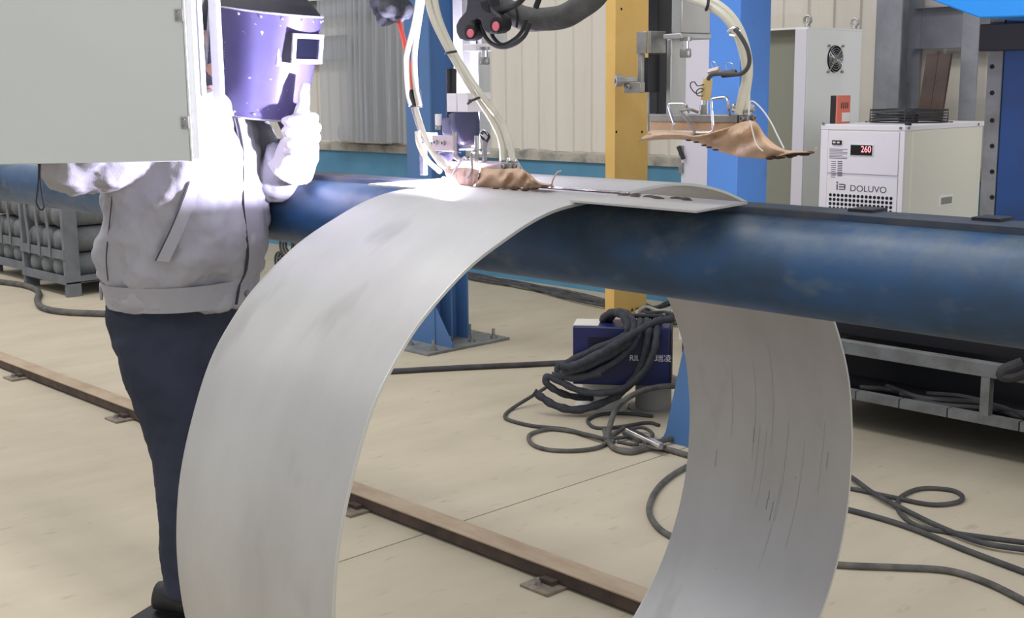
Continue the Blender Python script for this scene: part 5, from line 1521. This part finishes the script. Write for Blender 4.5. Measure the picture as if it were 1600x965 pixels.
mk('window_frame', lbox(fx + 0.012, fx + 0.02, wy1 - 0.013, wy1, wz0 + 0.013, wz1 - 0.013), 'mask_frame', msk, bevel=0.002)
mk('dark_glass', lbox(fx + 0.011, fx + 0.014, wy0 + 0.013, wy1 - 0.013, wz0 + 0.013, wz1 - 0.013), 'mask_glass', msk)
for yy in (wy0 - 0.006, (wy0 + wy1) / 2, wy1 + 0.004):
    mk('rivet', G().ell(LM(fx - 0.019, yy, wz1 + 0.008), 0.004, 0.004, 0.004, 10, 6), 'chrome', msk)
mk('handle', G().cyl(L(0.36, 0.07, 1.30), LM(mcx + 0.10, -0.01, MBOT + 0.02), 0.014, 14), 'mask_dark', msk)

# glove of the left hand
g = G()
hx, hy, hz_ = 0.365, 0.075, 1.35
g.ell(L(hx, hy + 0.01, hz_), 0.05, 0.032, 0.058, 18, 12, (pf, plf, upz))
for k in range(4):                                    # curled fingers, each its own chain around the handle
    z = hz_ + 0.042 - 0.027 * k
    ln = (0.92, 1.0, 0.96, 0.82)[k]
    g.tube([L(hx + 0.030, hy + 0.02, z), L(hx + 0.058 * ln, hy - 0.012, z + 0.003), L(hx + 0.046 * ln, hy - 0.048, z - 0.001), L(hx + 0.006, hy - 0.060 * ln, z - 0.005), L(hx - 0.018, hy - 0.042, z - 0.006)], [0.015, 0.0145, 0.0135, 0.0125, 0.010], 10, smooth=4)
g.tube([L(hx + 0.012, hy - 0.015, hz_ + 0.03), L(hx + 0.03, hy - 0.028, hz_ + 0.065), L(hx + 0.038, hy - 0.03, hz_ + 0.10), L(hx + 0.046, hy - 0.028, hz_ + 0.135)], [0.021, 0.018, 0.0155, 0.012], 12, smooth=4)
# gauntlet
g.tube([L(hx, hy + 0.01, hz_ - 0.02), L(hx - 0.02, hy + 0.018, hz_ - 0.06), L(hx - 0.05, hy + 0.03, hz_ - 0.095)], [0.052, 0.058, 0.066], 20, smooth=4)
cloth('glove', g, 'glove', 0.0042, 0.008, tex2, 3, 'white-lit leather welding glove with curled fingers')
# gloved right hand on the control cabinet
g = G()
rhp = L(0.055, -0.365, 1.44)
g.ell(rhp, 0.05, 0.035, 0.04, 16, 10, (pf, plf, upz))
for k in range(4):
    d_ = L(0.05, -0.02 + 0.022 * k - 0.012, 0.01) - L(0, 0, 0)
    b0_ = rhp + plf * (-0.034 + 0.023 * k)
    g.tube([b0_, b0_ + pf * 0.045 + upz * 0.008, b0_ + pf * (0.078 - 0.006 * abs(k - 1.5)) - upz * 0.004], [0.014, 0.0125, 0.010], 10, smooth=3)
g.tube([rhp + plf * 0.03, rhp + plf * 0.055 + pf * 0.03, rhp + plf * 0.05 + pf * 0.06], [0.016, 0.014, 0.011], 10, smooth=3)
cloth('glove', g, 'glove', 0.0045, 0.006, tex2, 3)

# ---- step the welder stands on
sc0 = A(220, 936, Z=0.44)
stp = thing('step_stand', (PB.x + 0.05, PB.y, 0), 'dark steel step stand under the welder', 'step')
sx0, sx1, sy0, sy1 = sc0.x, sc0.x + 0.62, sc0.y - 0.02, sc0.y + 0.44
sx0, sy0 = -3.26, 1.50
ax_ = pf; 
stc = L(0.09, 0.03, -0.006)
mk('tread', G().ob(stc, pf * 0.2, plf * 0.2, upz * 0.006), 'black_steel', stp, bevel=0.002)
for i in (-1, 1):
    mk('apron', G().ob(stc + plf * 0.195 * i - upz * 0.03, pf * 0.2, plf * 0.004, upz * 0.024), 'black_steel', stp)
    mk('apron', G().ob(stc + pf * 0.195 * i - upz * 0.03, pf * 0.004, plf * 0.19, upz * 0.024), 'black_steel', stp)
    for j in (-1, 1):
        c_ = stc + pf * 0.18 * i + plf * 0.18 * j
        mk('leg', G().box(c_.x - 0.018, c_.x + 0.018, c_.y - 0.018, c_.y + 0.018, 0, 0.428), 'black_steel', stp)
    mk('stretcher', G().ob(stc + plf * 0.18 * i - upz * 0.3, pf * 0.18, plf * 0.012, upz * 0.012), 'black_steel', stp)
